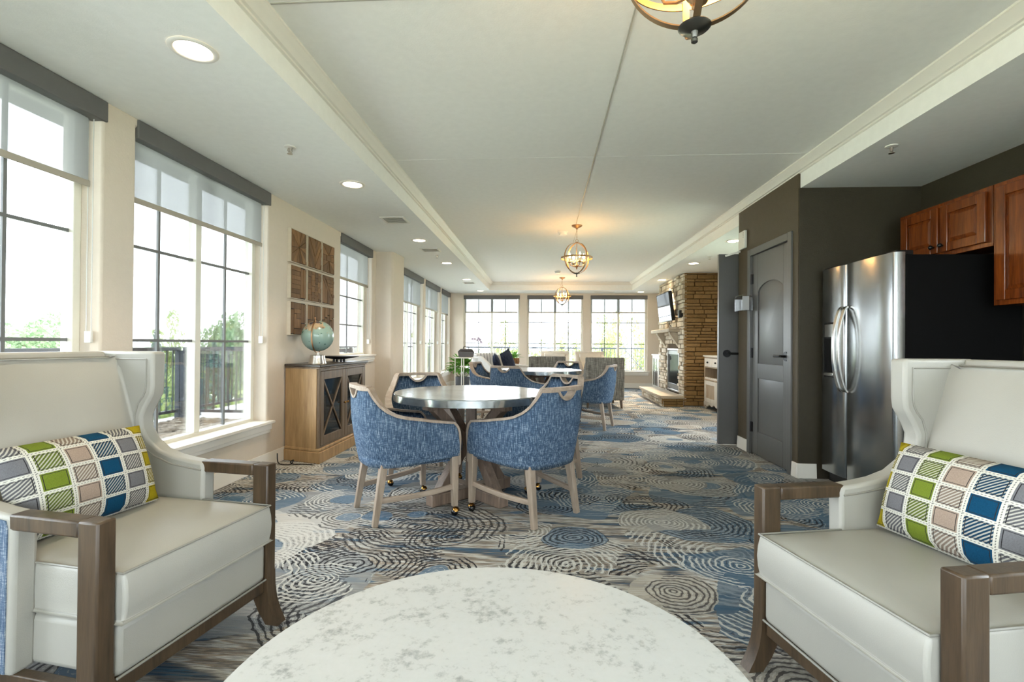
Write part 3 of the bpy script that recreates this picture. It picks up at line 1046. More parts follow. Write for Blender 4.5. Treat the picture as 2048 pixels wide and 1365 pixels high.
# ------------------------------------------------------------------ chandeliers
def make_chandelier():
    o = thing('orb_chandelier', 'x', 'chandelier')
    R = 0.195
    zc = -0.42                     # centre of the orb below the ceiling
    obj('canopy', MB().lathe([(0.012, -0.05), (0.02, -0.034), (0.058, -0.018), (0.068, -0.006), (0.068, 0.0)]), M['bronze'], o)
    ch = MB()
    ztop = zc + R
    n = 7
    for k in range(n):             # chain of links
        z = -0.05 - (abs(ztop) - 0.05 - 0.045) * (k + 0.5) / n
        hl = (abs(ztop) - 0.095) / n * 0.62
        ring = []
        for q in range(10):
            a = 2 * pi * q / 10
            s = 0.006 * cos(a)
            ring.append((s if k % 2 else 0, 0 if k % 2 else s, z + hl * sin(a)))
        ch.tube(ring, 0.0014, 5, closed=True)
    obj('chain', ch, M['bronze'], o)
    obj('wire', MB().tube([(0, 0, -0.04), (-0.012, 0.004, -0.10), (-0.05, 0.006, ztop - 0.01), (-0.012, 0, zc + R * 0.6), (0, 0, zc)], 0.0015, 5), M['bronze'], o)
    lp = [(0.02 * cos(2 * pi * q / 16), 0, ztop + 0.024 + 0.02 * sin(2 * pi * q / 16)) for q in range(16)]
    obj('hanging_ring', MB().tube(lp, 0.003, 6, closed=True), M['bronze'], o)
    for ang in (radians(35), radians(125)):
        pts, dirs = [], []
        for q in range(64):
            a = 2 * pi * q / 64
            pts.append((R * cos(a) * cos(ang), R * cos(a) * sin(ang), zc + R * sin(a)))
            dirs.append((-sin(ang), cos(ang), 0))
        obj('meridian_band', MB().sweep(pts, dirs, 0.020, 0.004, closed=True), M['bronze'], o, smooth=40)
    pts = [((R + 0.006) * cos(2 * pi * q / 64), (R + 0.006) * sin(2 * pi * q / 64), zc) for q in range(64)]
    obj('equator_band', MB().sweep(pts, [(0, 0, 1)] * 64, 0.022, 0.004, closed=True), M['bronze'], o, smooth=40)
    obj('finial', MB().lathe([(0.003, -0.048), (0.009, -0.044), (0.010, -0.036), (0.006, -0.030), (0.008, -0.024), (0.010, -0.014), (0.040, -0.006), (0.046, 0.000), (0.044, 0.003), (0.010, 0.008)], (0, 0, zc - R)), M['pewter'], o)
    obj('top_cap', MB().lathe([(0.022, -0.004), (0.020, 0.004), (0.006, 0.010), (0.004, 0.018)], (0, 0, ztop)), M['bronze'], o)
    obj('stem', MB().lathe([(0.005, zc - 0.10), (0.005, zc - 0.08), (0.0045, ztop)], seg=10), M['bronze'], o)
    obj('hub', MB().lathe([(0.004, -0.145), (0.009, -0.138), (0.006, -0.128), (0.022, -0.112), (0.030, -0.098), (0.012, -0.088), (0.008, -0.07)], (0, 0, zc)), M['bronze'], o)
    for k in range(4):
        a = radians(20 + 90 * k)
        d = Vector((cos(a), sin(a), 0))
        c0 = Vector((0, 0, zc))
        arm = MB().tube([c0 + d * 0.012 + Vector((0, 0, -0.100)), c0 + d * 0.05 + Vector((0, 0, -0.108)), c0 + d * 0.085 + Vector((0, 0, -0.098)), c0 + d * 0.098 + Vector((0, 0, -0.068))], 0.005, 7)
        ao = obj('arm', arm, M['bronze'], o)
        obj('drip_pan', MB().lathe([(0.006, -0.070), (0.026, -0.060), (0.028, -0.056), (0.010, -0.058)], tuple(c0 + d * 0.098), 16), M['bronze'], ao)
        obj('candle_sleeve', MB().lathe([(0.010, -0.06), (0.010, -0.005), (0.006, -0.004)], tuple(c0 + d * 0.098), 12), M['sleeve'], ao)
        obj('bulb', MB().lathe([(0.006, -0.004), (0.012, 0.012), (0.014, 0.026), (0.008, 0.046), (0.001, 0.062)], tuple(c0 + d * 0.098), 12), M['bulb'], ao)
    return o
cd, used = make_chandelier(), []
for (x, y, lb) in [(0.43, 1.42, 'bronze orb chandelier nearest the camera, cut off by the top edge'),
                   (0.425, 6.25, 'bronze orb chandelier in the middle of the room, bulbs lit'),
                   (0.43, 11.1, 'smallest looking bronze orb chandelier before the far windows')]:
    place(cd, used, (x, y, ZT), radians(-44 if y < 2 else 0), lb, 'orb chandeliers down the tray ceiling')
# ------------------------------------------------------------------ wing armchairs
def make_armchair():
    """faces +Y; origin on the floor at the middle of the front line; depth runs to -Y"""
    o = thing('wing_armchair', 'x', 'armchair')
    Wd, T = 0.69, 0.062
    hw = Wd / 2
    prof = [(0.295, 0.175), (0.290, 0.600), (0.297, 0.622), (0.36, 0.628), (0.44, 0.640), (0.51, 0.662), (0.565, 0.700), (0.598, 0.748), (0.602, 0.795), (0.585, 0.832),
            (0.566, 0.862), (0.550, 0.888), (0.545, 0.925), (0.545, 1.068), (0.845, 1.068), (0.765, 0.175)]
    for s in (-1, 1):
        x0, x1 = s * hw, s * (hw - T)
        mb = MB().prism(prof, lambda d, z, t: (t, -d, z), x0, x1)
        side = obj('side_wing', mb, M['leather'], o, bevel=0.012, seg=3)
        # outer face in blue cloth
        mb = MB().prism([(d + (0.020 if d < 0.7 else -0.012), z + (0.008 if z < 0.5 else -0.014)) for d, z in prof], lambda d, z, t: (t, -d, z), x0 + s * 0.003, x0 - s * 0.002)
        obj('outer_panel', mb, M['outcloth'], o)
        # inner piping following the contour
        pts = []
        for d, z in [(0.30, 0.592), (0.36, 0.598), (0.45, 0.610), (0.53, 0.637), (0.59, 0.678), (0.628, 0.735), (0.632, 0.80), (0.616, 0.85), (0.592, 0.878), (0.580, 0.902), (0.576, 0.94), (0.576, 1.036), (0.755, 1.036)]:
            pts.append((s * (hw - T - 0.001), -d, z))
        obj('piping', MB().tube(pts, 0.0036, 6), M['piping'], side)
        # wooden arm: post, arm rail and sabre foot, one bent frame
        wf = MB()
        wf.box(min(x0, s * (hw - 0.052)), max(x0, s * (hw - 0.052)), -0.068, 0.0, 0.165, 0.627)
        wf.box(min(x0, s * (hw - 0.054)), max(x0, s * (hw - 0.054)), -0.31, -0.066, 0.581, 0.626)
        obj('arm_frame', wf, M['armwood'], o, bevel=0.006)
        foot = MB()
        rows = []
        for z, y0, y1 in [(0.20, -0.068, 0.0), (0.14, -0.068, 0.002), (0.09, -0.058, 0.010), (0.045, -0.036, 0.026), (0.015, -0.014, 0.042), (0.0, -0.004, 0.050)]:
            a, b = s * (hw - 0.001), s * (hw - 0.050)
            rows.append([(a, y1, z), (b, y1, z), (b, y0, z), (a, y0, z), (a, y1, z)])
        foot.grid(rows)
        foot.add([rows[-1][k] for k in range(4)], [(0, 1, 2, 3)])
        foot.add([rows[0][k] for k in range(4)], [(3, 2, 1, 0)])
        obj('leg', foot, M['armwood'], o, smooth=40)
        rl = MB().bar((s * (hw - 0.03), -0.74, 0.18), (s * (hw - 0.03), -0.80, 0.0), 0.05, 0.05, side=(1, 0, 0), w2=0.036, h2=0.036)
        obj('leg', rl, M['armwood'], o, bevel=0.004)
    # base rail
    br = MB()
    br.box(-hw + 0.05, hw - 0.05, -0.050, -0.012, 0.125, 0.178)
    for s in (-1, 1):
        a, b = sorted((s * (hw - 0.008), s * (hw - 0.04)))
        br.box(a, b, -0.75, -0.07, 0.125, 0.178)
    br.box(-hw + 0.03, hw - 0.03, -0.765, -0.735, 0.125, 0.178)
    obj('base_rail', br, M['armwood'], o, bevel=0.004)
    # upholstered front band under the cushion
    fb = MB().box(-hw + 0.054, hw - 0.054, -0.72, 0.000, 0.176, 0.326)
    obj('seat_base', fb, M['leather'], o, bevel=0.02, seg=3)
    pb = MB().tube([(-hw + 0.056, 0.001, 0.180), (hw - 0.056, 0.001, 0.180)], 0.004, 6)
    obj('piping', pb, M['piping'], o)
    # loose seat cushion, crowned
    nx, ny = 14, 14
    cw, y0, y1, zb, zt = hw - T + 0.006, -0.62, 0.018, 0.334, 0.470
    rows_t, rows_b = [], []
    for j in range(ny + 1):
        v = j / ny
        rt, rb = [], []
        for i in range(nx + 1):
            u = i / nx * 2 - 1
            w = 2 * v - 1
            crown_ = (1 - u ** 4) * (1 - w ** 4)
            ex = cw if v < 0.87 else cw - 0.0
            x = u * ex
            y = y0 + (y1 - y0) * v
            rt.append((x, y, zt + 0.022 * crown_))
            rb.append((x, y, zb - 0.0 * crown_))
        rows_t.append(rt)
        rows_b.append(rb)
    sc = MB()
    per = lambda R: [R[0][i] for i in range(nx + 1)] + [R[j][nx] for j in range(1, ny + 1)] + [R[ny][i] for i in range(nx - 1, -1, -1)] + [R[j][0] for j in range(ny - 1, 0, -1)]
    sc.grid(rows_t)
    sc.grid([r[::-1] for r in rows_b])
    pt_, pb_ = per(rows_t), per(rows_b)
    mid = []
    n = len(pt_)
    cx_, cy_ = 0.0, (y0 + y1) / 2
    rings = []
    for f, out in ((0.0, 0.0), (0.25, 0.008), (0.5, 0.011), (0.75, 0.008), (1.0, 0.0)):
        ring = []
        for a, b in zip(pt_, pb_):
            x, y, z = (a[k] + (b[k] - a[k]) * f for k in range(3))
            ox = out if abs(x) > cw - 1e-5 else 0
            ring.append((x + (ox if x > 0 else -ox) * 0.2, y + (out if y > y1 - 1e-5 else 0), z))
        ring.append(ring[0])
        rings.append(ring)
    sc.grid(rings)
    cu = obj('seat_cushion', sc, M['leather'], o, smooth=50)
    md = cu.modifiers.new('weld', 'WELD')
    md.merge_threshold = 0.0005
    md = cu.modifiers.new('bevel', 'BEVEL')
    md.width, md.segments, md.limit_method, md.angle_limit = 0.010, 3, 'ANGLE', radians(50)
    for zz in (zt + 0.0015, zb + 0.004):
        obj('piping', MB().tube([(-cw, -0.30, zz), (-cw, y1, zz), (cw, y1, zz), (cw, -0.30, zz)], 0.0038, 6), M['piping'], cu)
    # back: frame slab and puffed inner panel, leaning
    ix = hw - T + 0.004
    bk = MB().prism([(0.76, 0.178), (0.655, 0.40), (0.795, 1.067), (0.843, 1.067)], lambda d, z, t: (t, -d, z), -ix, ix)
    obj('back_frame', bk, M['leather'], o, bevel=0.010, seg=3)
    rows = []
    for j in range(13):
        v = j / 12
        r = []
        for i in range(15):
            u = i / 14 * 2 - 1
            d = 0.535 + (0.735 - 0.535) * v
            puff = 0.030 * (1 - u ** 4) * (1 - (2 * v - 1) ** 4)
            r.append((u * (ix - 0.004 - 0.028 * (1 - v) * 0), -(d - puff), 0.46 + (1.042 - 0.46) * v))
        rows.append(r)
    ip = MB().grid(rows)
    back = [[(p[0], -(0.675 + 0.125 * j / 12), p[2]) for p in r] for j, r in enumerate(rows)]
    ip.grid([r[::-1] for r in back])
    ip.grid([[r[0] for r in rows], [r[0] for r in back]])
    ip.grid([[r[-1] for r in back], [r[-1] for r in rows]])
    ip.grid([rows[-1], back[-1]])
    ip.grid([back[0], rows[0]])
    pz = obj('inner_back', ip, M['leather'], o, smooth=50)
    md = pz.modifiers.new('weld', 'WELD')
    md.merge_threshold = 0.0005
    md = pz.modifiers.new('bevel', 'BEVEL')
    md.width, md.segments, md.limit_method, md.angle_limit = 0.012, 3, 'ANGLE', radians(50)
    obj('piping', MB().tube([(-ix, -0.772, 1.046), (ix, -0.772, 1.046)], 0.0035, 6), M['piping'], o)
    return o

ac, used = make_armchair(), []
CHL = ((-1.121, 1.55), radians(-8.5 - 90))
CHR = ((0.815, 1.417), radians(192.2 - 90))
place(ac, used, (*CHL[0], 0), CHL[1], 'pale leather wing armchair with wooden arms on the left', 'pair of wing armchairs')
place(ac, used, (*CHR[0], 0), CHR[1], 'pale leather wing armchair with wooden arms on the right', 'pair of wing armchairs')

def pillow(label, chair, lx, ly, lz, tilt, rz, wdt=0.465, hgt=0.30, thick=0.145, flip=False, du=0.0):
    """lumbar pillow standing on the seat against the back"""
    nx, ny = 22, 14
    verts, faces, uvs = [], [], []
    for side in (1, -1):
        k0 = len(verts)
        for j in range(ny + 1):
            for i in range(nx + 1):
                u, v = i / nx, j / ny
                a, b = 2 * u - 1, 2 * v - 1
                prof = max(0.0, (1 - abs(a) ** 2.6)) ** 0.5 * max(0.0, (1 - abs(b) ** 2.4)) ** 0.55
                pin = 1 - 0.045 * (1 - abs(b) ** 2) * abs(a) ** 3 * 0 - 0.03 * (b * b) * 0
                x = a * wdt / 2 * (1 - 0.02 * (1 - b * b))
                z = b * hgt / 2 * (1 - 0.05 * (1 - a * a) * 0)
                verts.append((x, side * (thick / 2 * prof + 0.002), z + hgt / 2))
                uvs.append((u * 1.0 + du, v))
        for j in range(ny):
            for i in range(nx):
                q = [k0 + j * (nx + 1) + i, k0 + j * (nx + 1) + i + 1, k0 + (j + 1) * (nx + 1) + i + 1, k0 + (j + 1) * (nx + 1) + i]
                faces.append(tuple(q[::-1] if side > 0 else q))
    # edge seam
    K = (nx + 1) * (ny + 1)
    per = [i for i in range(nx + 1)] + [j * (nx + 1) + nx for j in range(1, ny + 1)] + [ny * (nx + 1) + i for i in range(nx - 1, -1, -1)] + [j * (nx + 1) for j in range(ny - 1, 0, -1)]
    for a, b in zip(per, per[1:] + per[:1]):
        faces.append((a, b, b + K, a + K))
    me = bpy.data.meshes.new('lumbar_pillow')
    me.from_pydata(verts, [], faces)
    me.update()
    ul = me.uv_layers.new(name='UVMap')
    for lp in me.loops:
        ul.data[lp.index].uv = uvs[lp.vertex_index]
    me.polygons.foreach_set('use_smooth', [True] * len(me.polygons))
    me.materials.append(M['plaid'])
    o = bpy.data.objects.new('lumbar_pillow', me)
    link(o)
    (cx, cy), crz = chair
    w = Matrix.Translation((cx, cy, 0)) @ Matrix.Rotation(crz, 4, 'Z') @ Matrix.Translation((lx, ly, lz)) @ Matrix.Rotation(rz, 4, 'Z') @ Matrix.Rotation(tilt, 4, 'X')
    o.matrix_world = w
    tag(o, label, 'pillow', 'plaid lumbar pillows')
    return o
pillow('plaid lumbar pillow propped in the left armchair', CHL, 0.045, -0.40, 0.495, radians(19), radians(0))
pillow('plaid lumbar pillow propped in the right armchair', CHR, 0.02, -0.40, 0.495, radians(19), radians(0), du=0.145)

# ------------------------------------------------------------------ coffee table
ct = thing('coffee_table', 'round white quartz coffee table between the two armchairs', 'table', (-0.10, 0.915, 0))
obj('table_top', MB().lathe([(0.500, 0.415), (0.517, 0.420), (0.520, 0.430), (0.520, 0.444), (0.514, 0.450), (0.001, 0.450)], seg=96), M['quartz'], ct, smooth=40)
obj('pedestal', MB().lathe([(0.24, 0.02), (0.10, 0.05), (0.085, 0.10), (0.085, 0.36), (0.20, 0.415)], seg=32), M['armwood'], ct)
obj('foot_plate', MB().lathe([(0.30, 0.0), (0.30, 0.018), (0.26, 0.024)], seg=40), M['armwood'], ct)

# ------------------------------------------------------------------ tub dining chairs
def catmull(P, n):
    out = []
    for i in range(len(P) - 1):
        p0, p1, p2, p3 = P[max(i - 1, 0)], P[i], P[i + 1], P[min(i + 2, len(P) - 1)]
        for k in range(n):
            t = k / n
            out.append(tuple(0.5 * (2 * p1[q] + (p2[q] - p0[q]) * t + (2 * p0[q] - 5 * p1[q] + 4 * p2[q] - p3[q]) * t * t + (3 * p1[q] - p0[q] - 3 * p2[q] + p3[q]) * t ** 3) for q in range(len(p1))))
    out.append(tuple(P[-1]))
    return out

def interp(knots, x):
    for (a, fa), (b, fb) in zip(knots, knots[1:]):
        if x <= b:
            return fa + (fb - fa) * max(0, (x - a)) / max(1e-9, b - a)
    return knots[-1][1]

def make_tub_chair():
    """faces +Y; origin on the floor"""
    o = thing('tub_dining_chair', 'x', 'chair')
    half = [(0.0, -0.300), (0.10, -0.294), (0.18, -0.270), (0.235, -0.222), (0.275, -0.15), (0.296, -0.04), (0.305, 0.09), (0.307, 0.19), (0.305, 0.272)]
    fine = catmull(half, 14)
    plan = [(-x, y) for x, y in fine[:0:-1]] + fine
    arc = [0.0]
    for a, b in zip(fine, fine[1:]):
        arc.append(arc[-1] + hypot(b[0] - a[0], b[1] - a[1]))
    arcs = [-a for a in arc[:0:-1]] + arc
    L = arc[-1]
    KN = [(0, 0.838), (0.192, 0.838), (0.206, 0.822), (0.235, 0.772), (0.27, 0.726), (0.31, 0.690), (0.36, 0.662), (0.42, 0.645), (0.49, 0.633), (0.55, 0.620), (L - 0.055, 0.598), (L - 0.028, 0.572), (L - 0.010, 0.532), (L - 0.002, 0.48), (L, 0.40)]
    def ztop(s):
        return interp(KN, abs(s))
    def zfab(s):
        z = ztop(s)
        if abs(s) < 0.196:
            z = 0.822
        if abs(s) < 0.084:
            z = 0.822 - 0.056 * (1 - (abs(s) / 0.084) ** 2.3)
        return z
    n = len(plan)
    nor = []
    for i in range(n):
        a, b = plan[max(i - 1, 0)], plan[min(i + 1, n - 1)]
        t = Vector((b[0] - a[0], b[1] - a[1], 0)).normalized()
        nor.append(Vector((t.y, -t.x, 0)))        # outward
    def P(i, z, off):
        """shell point: flares outward with height, back leans"""
        x, y = plan[i]
        h = (z - 0.35) / 0.49
        bk = max(0.0, min(1.0, (0.05 - y) / 0.25))
        k = 0.93 + 0.07 * min(1, h * 1.6)
        yy = y * (0.95 + 0.05 * min(1, h * 1.6)) - 0.045 * h * bk
        q = Vector((x * k, yy, z)) + nor[i] * off
        return q
    zb = lambda s: 0.345 + 0.035 * (abs(s) / L) ** 2
    T = 0.040
    rows_o, rows_i = [], []
    NR = 7
    for r in range(NR + 1):
        f = r / NR
        ro, ri = [], []
        for i in range(n):
            z0, z1 = zb(arcs[i]), zfab(arcs[i])
            z = z0 + (z1 - z0) * f
            bulge = 0.010 * sin(pi * min(1, f * 1.1)) if f < 0.91 else 0
            ro.append(P(i, z, bulge))
            ri.append(P(i, z, -T))
        rows_o.append(ro)
        rows_i.append(ri)
    sh = MB()
    sh.grid(rows_o)
    sh.grid([r[::-1] for r in rows_i])
    sh.grid([rows_o[-1], rows_i[-1]])
    sh.grid([rows_i[0], rows_o[0]])
    sh.grid([[r[0] for r in rows_i], [r[0] for r in rows_o]])
    sh.grid([[r[-1] for r in rows_o], [r[-1] for r in rows_i]])
    so = obj('shell', sh, M['blue'], o, smooth=60)
    md = so.modifiers.new('weld', 'WELD')
    md.merge_threshold = 0.0004
    # wood edge following the fabric top
    pts = [P(i, zfab(arcs[i]) + 0.006, -T / 2) for i in range(n)]
    down0 = [P(0, z, -T / 2) + Vector((0, 0.006, 0)) for z in (0.33, 0.36)]
    down1 = [P(n - 1, z, -T / 2) + Vector((0, 0.006, 0)) for z in (0.36, 0.33)]
    pp = down0 + pts + down1
    dd = [nor[0]] * 2 + nor + [nor[-1]] * 2
    obj('edge_frame', MB().sweep(pp, dd, T + 0.012, 0.015), M['chairwood'], o, smooth=50)
    # straight grip rail over the hand hole
    idx = [i for i in range(n) if abs(arcs[i]) <= 0.198]
    obj('grip_rail', MB().sweep([P(i, 0.836, -T / 2) for i in idx], [nor[i] for i in idx], T + 0.010, 0.024), M['chairwood_x'], o, bevel=0.004)
    # seat pad
    inner = [P(i, 0.44, -T - 0.002) for i in range(n)]
    poly = [(p.x, p.y) for p in inner]
    poly += [(0.20, 0.33), (-0.20, 0.33)]
    obj('seat', MB().prism(poly, lambda u, v, t: (u, v, t), 0.395, 0.472), M['seat'], o, bevel=0.016, seg=3, smooth=40)
    fr = MB()
    lp = [(P(i, 0.36, -T / 2)) for i in range(n)]
    poly = [(p.x * 0.96, p.y * 0.96) for p in lp] + [(0.22, 0.305), (-0.22, 0.305)]
    obj('seat_frame', MB().prism(poly, lambda u, v, t: (u, v, t), 0.352, 0.397), M['blue'], o)
    for s in (-1, 1):
        obj('leg', MB().bar((s * 0.190, -0.205, 0.365), (s * 0.208, -0.262, 0.0), 0.050, 0.046, side=(1, 0, 0), w2=0.033, h2=0.033), M['chairwood'], o, bevel=0.003)
        fl_ = obj('leg', MB().bar((s * 0.268, 0.232, 0.385), (s * 0.272, 0.238, 0.062), 0.050, 0.048, side=(1, 0, 0), w2=0.034, h2=0.034), M['chairwood'], o, bevel=0.003)
        cs = MB()
        cs.lathe([(0.009, 0.044), (0.010, 0.062), (0.012, 0.064)], (s * 0.272, 0.238, 0), 10)
        hood = MB().sphere((s * 0.272, 0.238, 0.0255), 0.024, seg=14, rings=8)
        cs.v += [(x + 0.004, y + 0.008, z + 0.006) for x, y, z in hood.v]
        k = len(cs.v) - len(hood.v)
        cs.f += [tuple(q + k for q in f_) for f_ in hood.f if all(hood.v[q][2] > 0.021 for q in f_)]
        obj('caster', cs, M['brass'], fl_)
        obj('caster_wheel', MB().sphere((s * 0.272, 0.238, 0.0235), 0.0235, seg=14, rings=8), M['blackball'], fl_)
        st = [(s * 0.200, -0.240, 0.150), (s * 0.236, -0.06, 0.158), (s * 0.258, 0.10, 0.172), (s * 0.271, 0.230, 0.190)]
        st = catmull(st, 4)
        obj('stretcher', MB().sweep(st, [(1, 0, 0)] * len(st), 0.022, 0.032), M['chairwood_x'], o, bevel=0.003)
    return o

tc, used = make_tub_chair(), []
GC1 = 'tub chairs round the near zinc table'
GC2 = 'tub chairs round the farther zinc table'
T1 = (-0.52, 3.52)
T2 = (-0.02, 6.78)
def chair_at(x, y, face, label, g):
    place(tc, used, (x, y, 0), radians(face - 90), label, g)
chair_at(-0.915, 3.185, 36, 'blue tweed tub chair at front left of the near table, back to the camera', GC1)
chair_at(-0.105, 3.235, 139, 'blue tweed tub chair at front right of the near table, back to the camera', GC1)
chair_at(-1.01, 4.02, -68, 'blue tweed tub chair behind the left side of the near table', GC1)
chair_at(-0.02, 4.05, -140, 'blue tweed tub chair behind the right side of the near table', GC1)
chair_at(-0.33, 6.10, 66, 'blue tub chair in front of the farther table, hand hole facing the camera', GC2)
chair_at(0.64, 6.60, 158, 'blue tub chair at right of the farther table, seen from behind', GC2)
chair_at(-0.70, 6.95, -14, 'blue tub chair at left of the farther table, its inside showing', GC2)
chair_at(0.30, 7.42, -112, 'blue tub chair behind the farther table, only its top showing', GC2)

# ------------------------------------------------------------------ round tables
def make_round_table():
    o = thing('round_dining_table', 'x', 'table')
    R = 0.555
    obj('table_top', MB().lathe([(0.001, 0.722), (R - 0.02, 0.722), (R - 0.02, 0.752), (R - 0.004, 0.7605), (0.001, 0.7605)], seg=96), M['zinc'], o, smooth=30)
    rim = MB()
    seg = 96
    for r in ((R - 0.012, 0.708), (R, 0.710), (R, 0.755), (R - 0.006, 0.7608), (R - 0.014, 0.7606)):
        rim.v += [(r[0] * cos(2 * pi * k / seg), r[0] * sin(2 * pi * k / seg), r[1]) for k in range(seg)]
    for i in range(4):
        for k in range(seg):
            rim.f.append((i * seg + k, i * seg + (k + 1) % seg, (i + 1) * seg + (k + 1) % seg, (i + 1) * seg + k))
    obj('rim_band', rim, M['zincrim'], o, smooth=40)
    obj('under_frame', MB().lathe([(0.40, 0.700), (0.42, 0.722)], seg=40), M['tablewood'], o)
    obj('center_post', MB().box(-0.036, 0.036, -0.036, 0.036, 0.06, 0.702), M['tablewood'], o, bevel=0.004)
    for k in range(2):
        a = radians(45 + 90 * k)
        d = Vector((cos(a), sin(a), 0))
        obj('floor_beam', MB().bar(-d * 0.36 + Vector((0, 0, 0.04 + 0.0006 * k)), d * 0.36 + Vector((0, 0, 0.04 + 0.0006 * k)), 0.085, 0.08 - 0.0012 * k), M['tablewood'], o, bevel=0.006)
        obj('top_beam', MB().bar(-d * 0.40 + Vector((0, 0, 0.680 - 0.0006 * k)), d * 0.40 + Vector((0, 0, 0.680 - 0.0006 * k)), 0.07, 0.045 - 0.001 * k), M['tablewood'], o, bevel=0.004)
    for k in range(4):
        a = radians(45 + 90 * k)
        d = Vector((cos(a), sin(a), 0))
        z = Vector((0, 0, 1))
        obj('brace', MB().bar(d * 0.285 + z * 0.070, d * 0.03 + z * 0.43, 0.07, 0.065), M['tablewood'], o, bevel=0.004)
        obj('brace', MB().bar(d * 0.03 + z * 0.38, d * 0.33 + z * 0.672, 0.07, 0.065), M['tablewood'], o, bevel=0.004)
    return o
rt, used = make_round_table(), []
place(rt, used, (*T1, 0), radians(2), 'nearer round dining table with zinc top and crossed wooden legs', 'round zinc topped tables')
place(rt, used, (*T2, 0), radians(20), 'farther round dining table with zinc top, mostly hidden by chairs', 'round zinc topped tables')

# ------------------------------------------------------------------ console cabinet with globe and bowl
cc = thing('console_cabinet', 'brown wooden console cabinet with two crossed glass doors', 'cabinet', (XL, 4.9, 0))
bx0, bx1 = 0.012, 0.40                       # back and front, measured out from the wall
def plan(e, fe):                             # e: sideways overhang, fe: front overhang
    return [(bx0, -0.455 - e), (bx1 + fe, -0.585 - e), (bx1 + fe, 0.585 + e), (bx0, 0.455 + e)]
pz = lambda u, v, t: (u, v, t)
obj('plinth', MB().prism(plan(0.02, 0.022), pz, 0.0, 0.105), M['cabwood'], cc, bevel=0.006)
obj('plinth_moulding', MB().prism(plan(0.012, 0.013), pz, 0.104, 0.135), M['cabwood'], cc, bevel=0.01, seg=3)
obj('body', MB().prism(plan(0.0, -0.02), pz, 0.134, 0.872), M['cabwood'], cc, bevel=0.003)
obj('top_moulding', MB().prism(plan(0.010, 0.010), pz, 0.868, 0.885), M['cabdark'], cc, bevel=0.005)
obj('cabinet_top', MB().prism(plan(0.022, 0.024), pz, 0.884, 0.908), M['cabtop'], cc, bevel=0.006)
ff = bx1 - 0.02
fs = MB()
fs.box(ff, ff + 0.02, -0.578, -0.545, 0.136, 0.868)
fs.box(ff, ff + 0.02, 0.545, 0.578, 0.136, 0.868)
fs.box(ff, ff + 0.02, -0.545, 0.545, 0.846, 0.868)
fs.box(ff, ff + 0.02, -0.545, 0.545, 0.136, 0.152)
obj('face_frame', fs, M['cabdark'], cc, bevel=0.002)
for y0, y1, s in ((-0.543, -0.003, 1), (0.003, 0.543, -1)):
    d = MB()
    fx0, fx1 = ff + 0.001, ff + 0.024
    d.box(fx0, fx1, y0, y0 + 0.062, 0.155, 0.843)
    d.box(fx0, fx1, y1 - 0.062, y1, 0.155, 0.843)
    d.box(fx0, fx1, y0 + 0.062, y1 - 0.062, 0.765, 0.843)
    d.box(fx0, fx1, y0 + 0.062, y1 - 0.062, 0.155, 0.233)
    do = obj('door', d, M['cabdark'], cc, bevel=0.003)
    obj('door_glass', MB().box(ff + 0.004, ff + 0.008, y0 + 0.06, y1 - 0.06, 0.230, 0.768), M['smokeglass'], do, smooth=0)
    obj('lattice_bar', MB().bar((ff + 0.014, y0 + 0.06, 0.232), (ff + 0.014, y1 - 0.06, 0.766), 0.014, 0.010, side=(0, 1, 0)), M['cabdark'], do, smooth=0)
    obj('lattice_bar', MB().bar((ff + 0.0145, y1 - 0.06, 0.232), (ff + 0.0145, y0 + 0.06, 0.766), 0.014, 0.010, side=(0, 1, 0)), M['cabdark'], do, smooth=0)
    yk = y1 - 0.03 if s > 0 else y0 + 0.03
    kb = MB().sphere((fx1 + 0.018, yk, 0.50), 0.012, seg=12, rings=8)
    kb.tube([(fx1 - 0.002, yk, 0.50), (fx1 + 0.012, yk, 0.50)], 0.005, 8)
    obj('knob', kb, M['brass'], do)

gl = thing('desk_globe', 'pale green desk globe on a ribbed nickel base upon the cabinet', 'globe', (-2.20, 4.60, 0.9082), radians(-84))
gz = 0.268
obj('base', MB().lathe([(0.082, 0.0), (0.080, 0.012), (0.078, 0.0125), (0.076, 0.026), (0.075, 0.0265), (0.073, 0.040), (0.072, 0.0405), (0.070, 0.054), (0.069, 0.0545), (0.067, 0.078), (0.062, 0.082), (0.001, 0.083)], seg=48), M['nickel'], gl)
obj('stem', MB().lathe([(0.014, 0.082), (0.012, 0.096), (0.010, 0.112)], seg=14), M['nickel'], gl)
obj('ball', MB().sphere((0, 0, gz), 0.150, seg=48, rings=32), M['globe'], gl)
tl = radians(23)
pts = []
for k in range(33):
    a = radians(-100 + 190 * k / 32)
    x, z = 0.163 * cos(a), 0.163 * sin(a)
    pts.append((x * cos(tl) + z * sin(tl), 0, gz - x * sin(tl) + z * cos(tl)))
obj('meridian_arm', MB().sweep(pts, [(0, 1, 0)] * 33, 0.012, 0.004), M['gold'], gl)
ax = Vector((sin(tl), 0, cos(tl)))
obj('axis_pin', MB().tube([Vector((0, 0, gz)) + ax * 0.149, Vector((0, 0, gz)) + ax * 0.185], 0.005, 8).sphere(tuple(Vector((0, 0, gz)) + ax * 0.188), 0.009, seg=10, rings=6), M['gold'], gl)

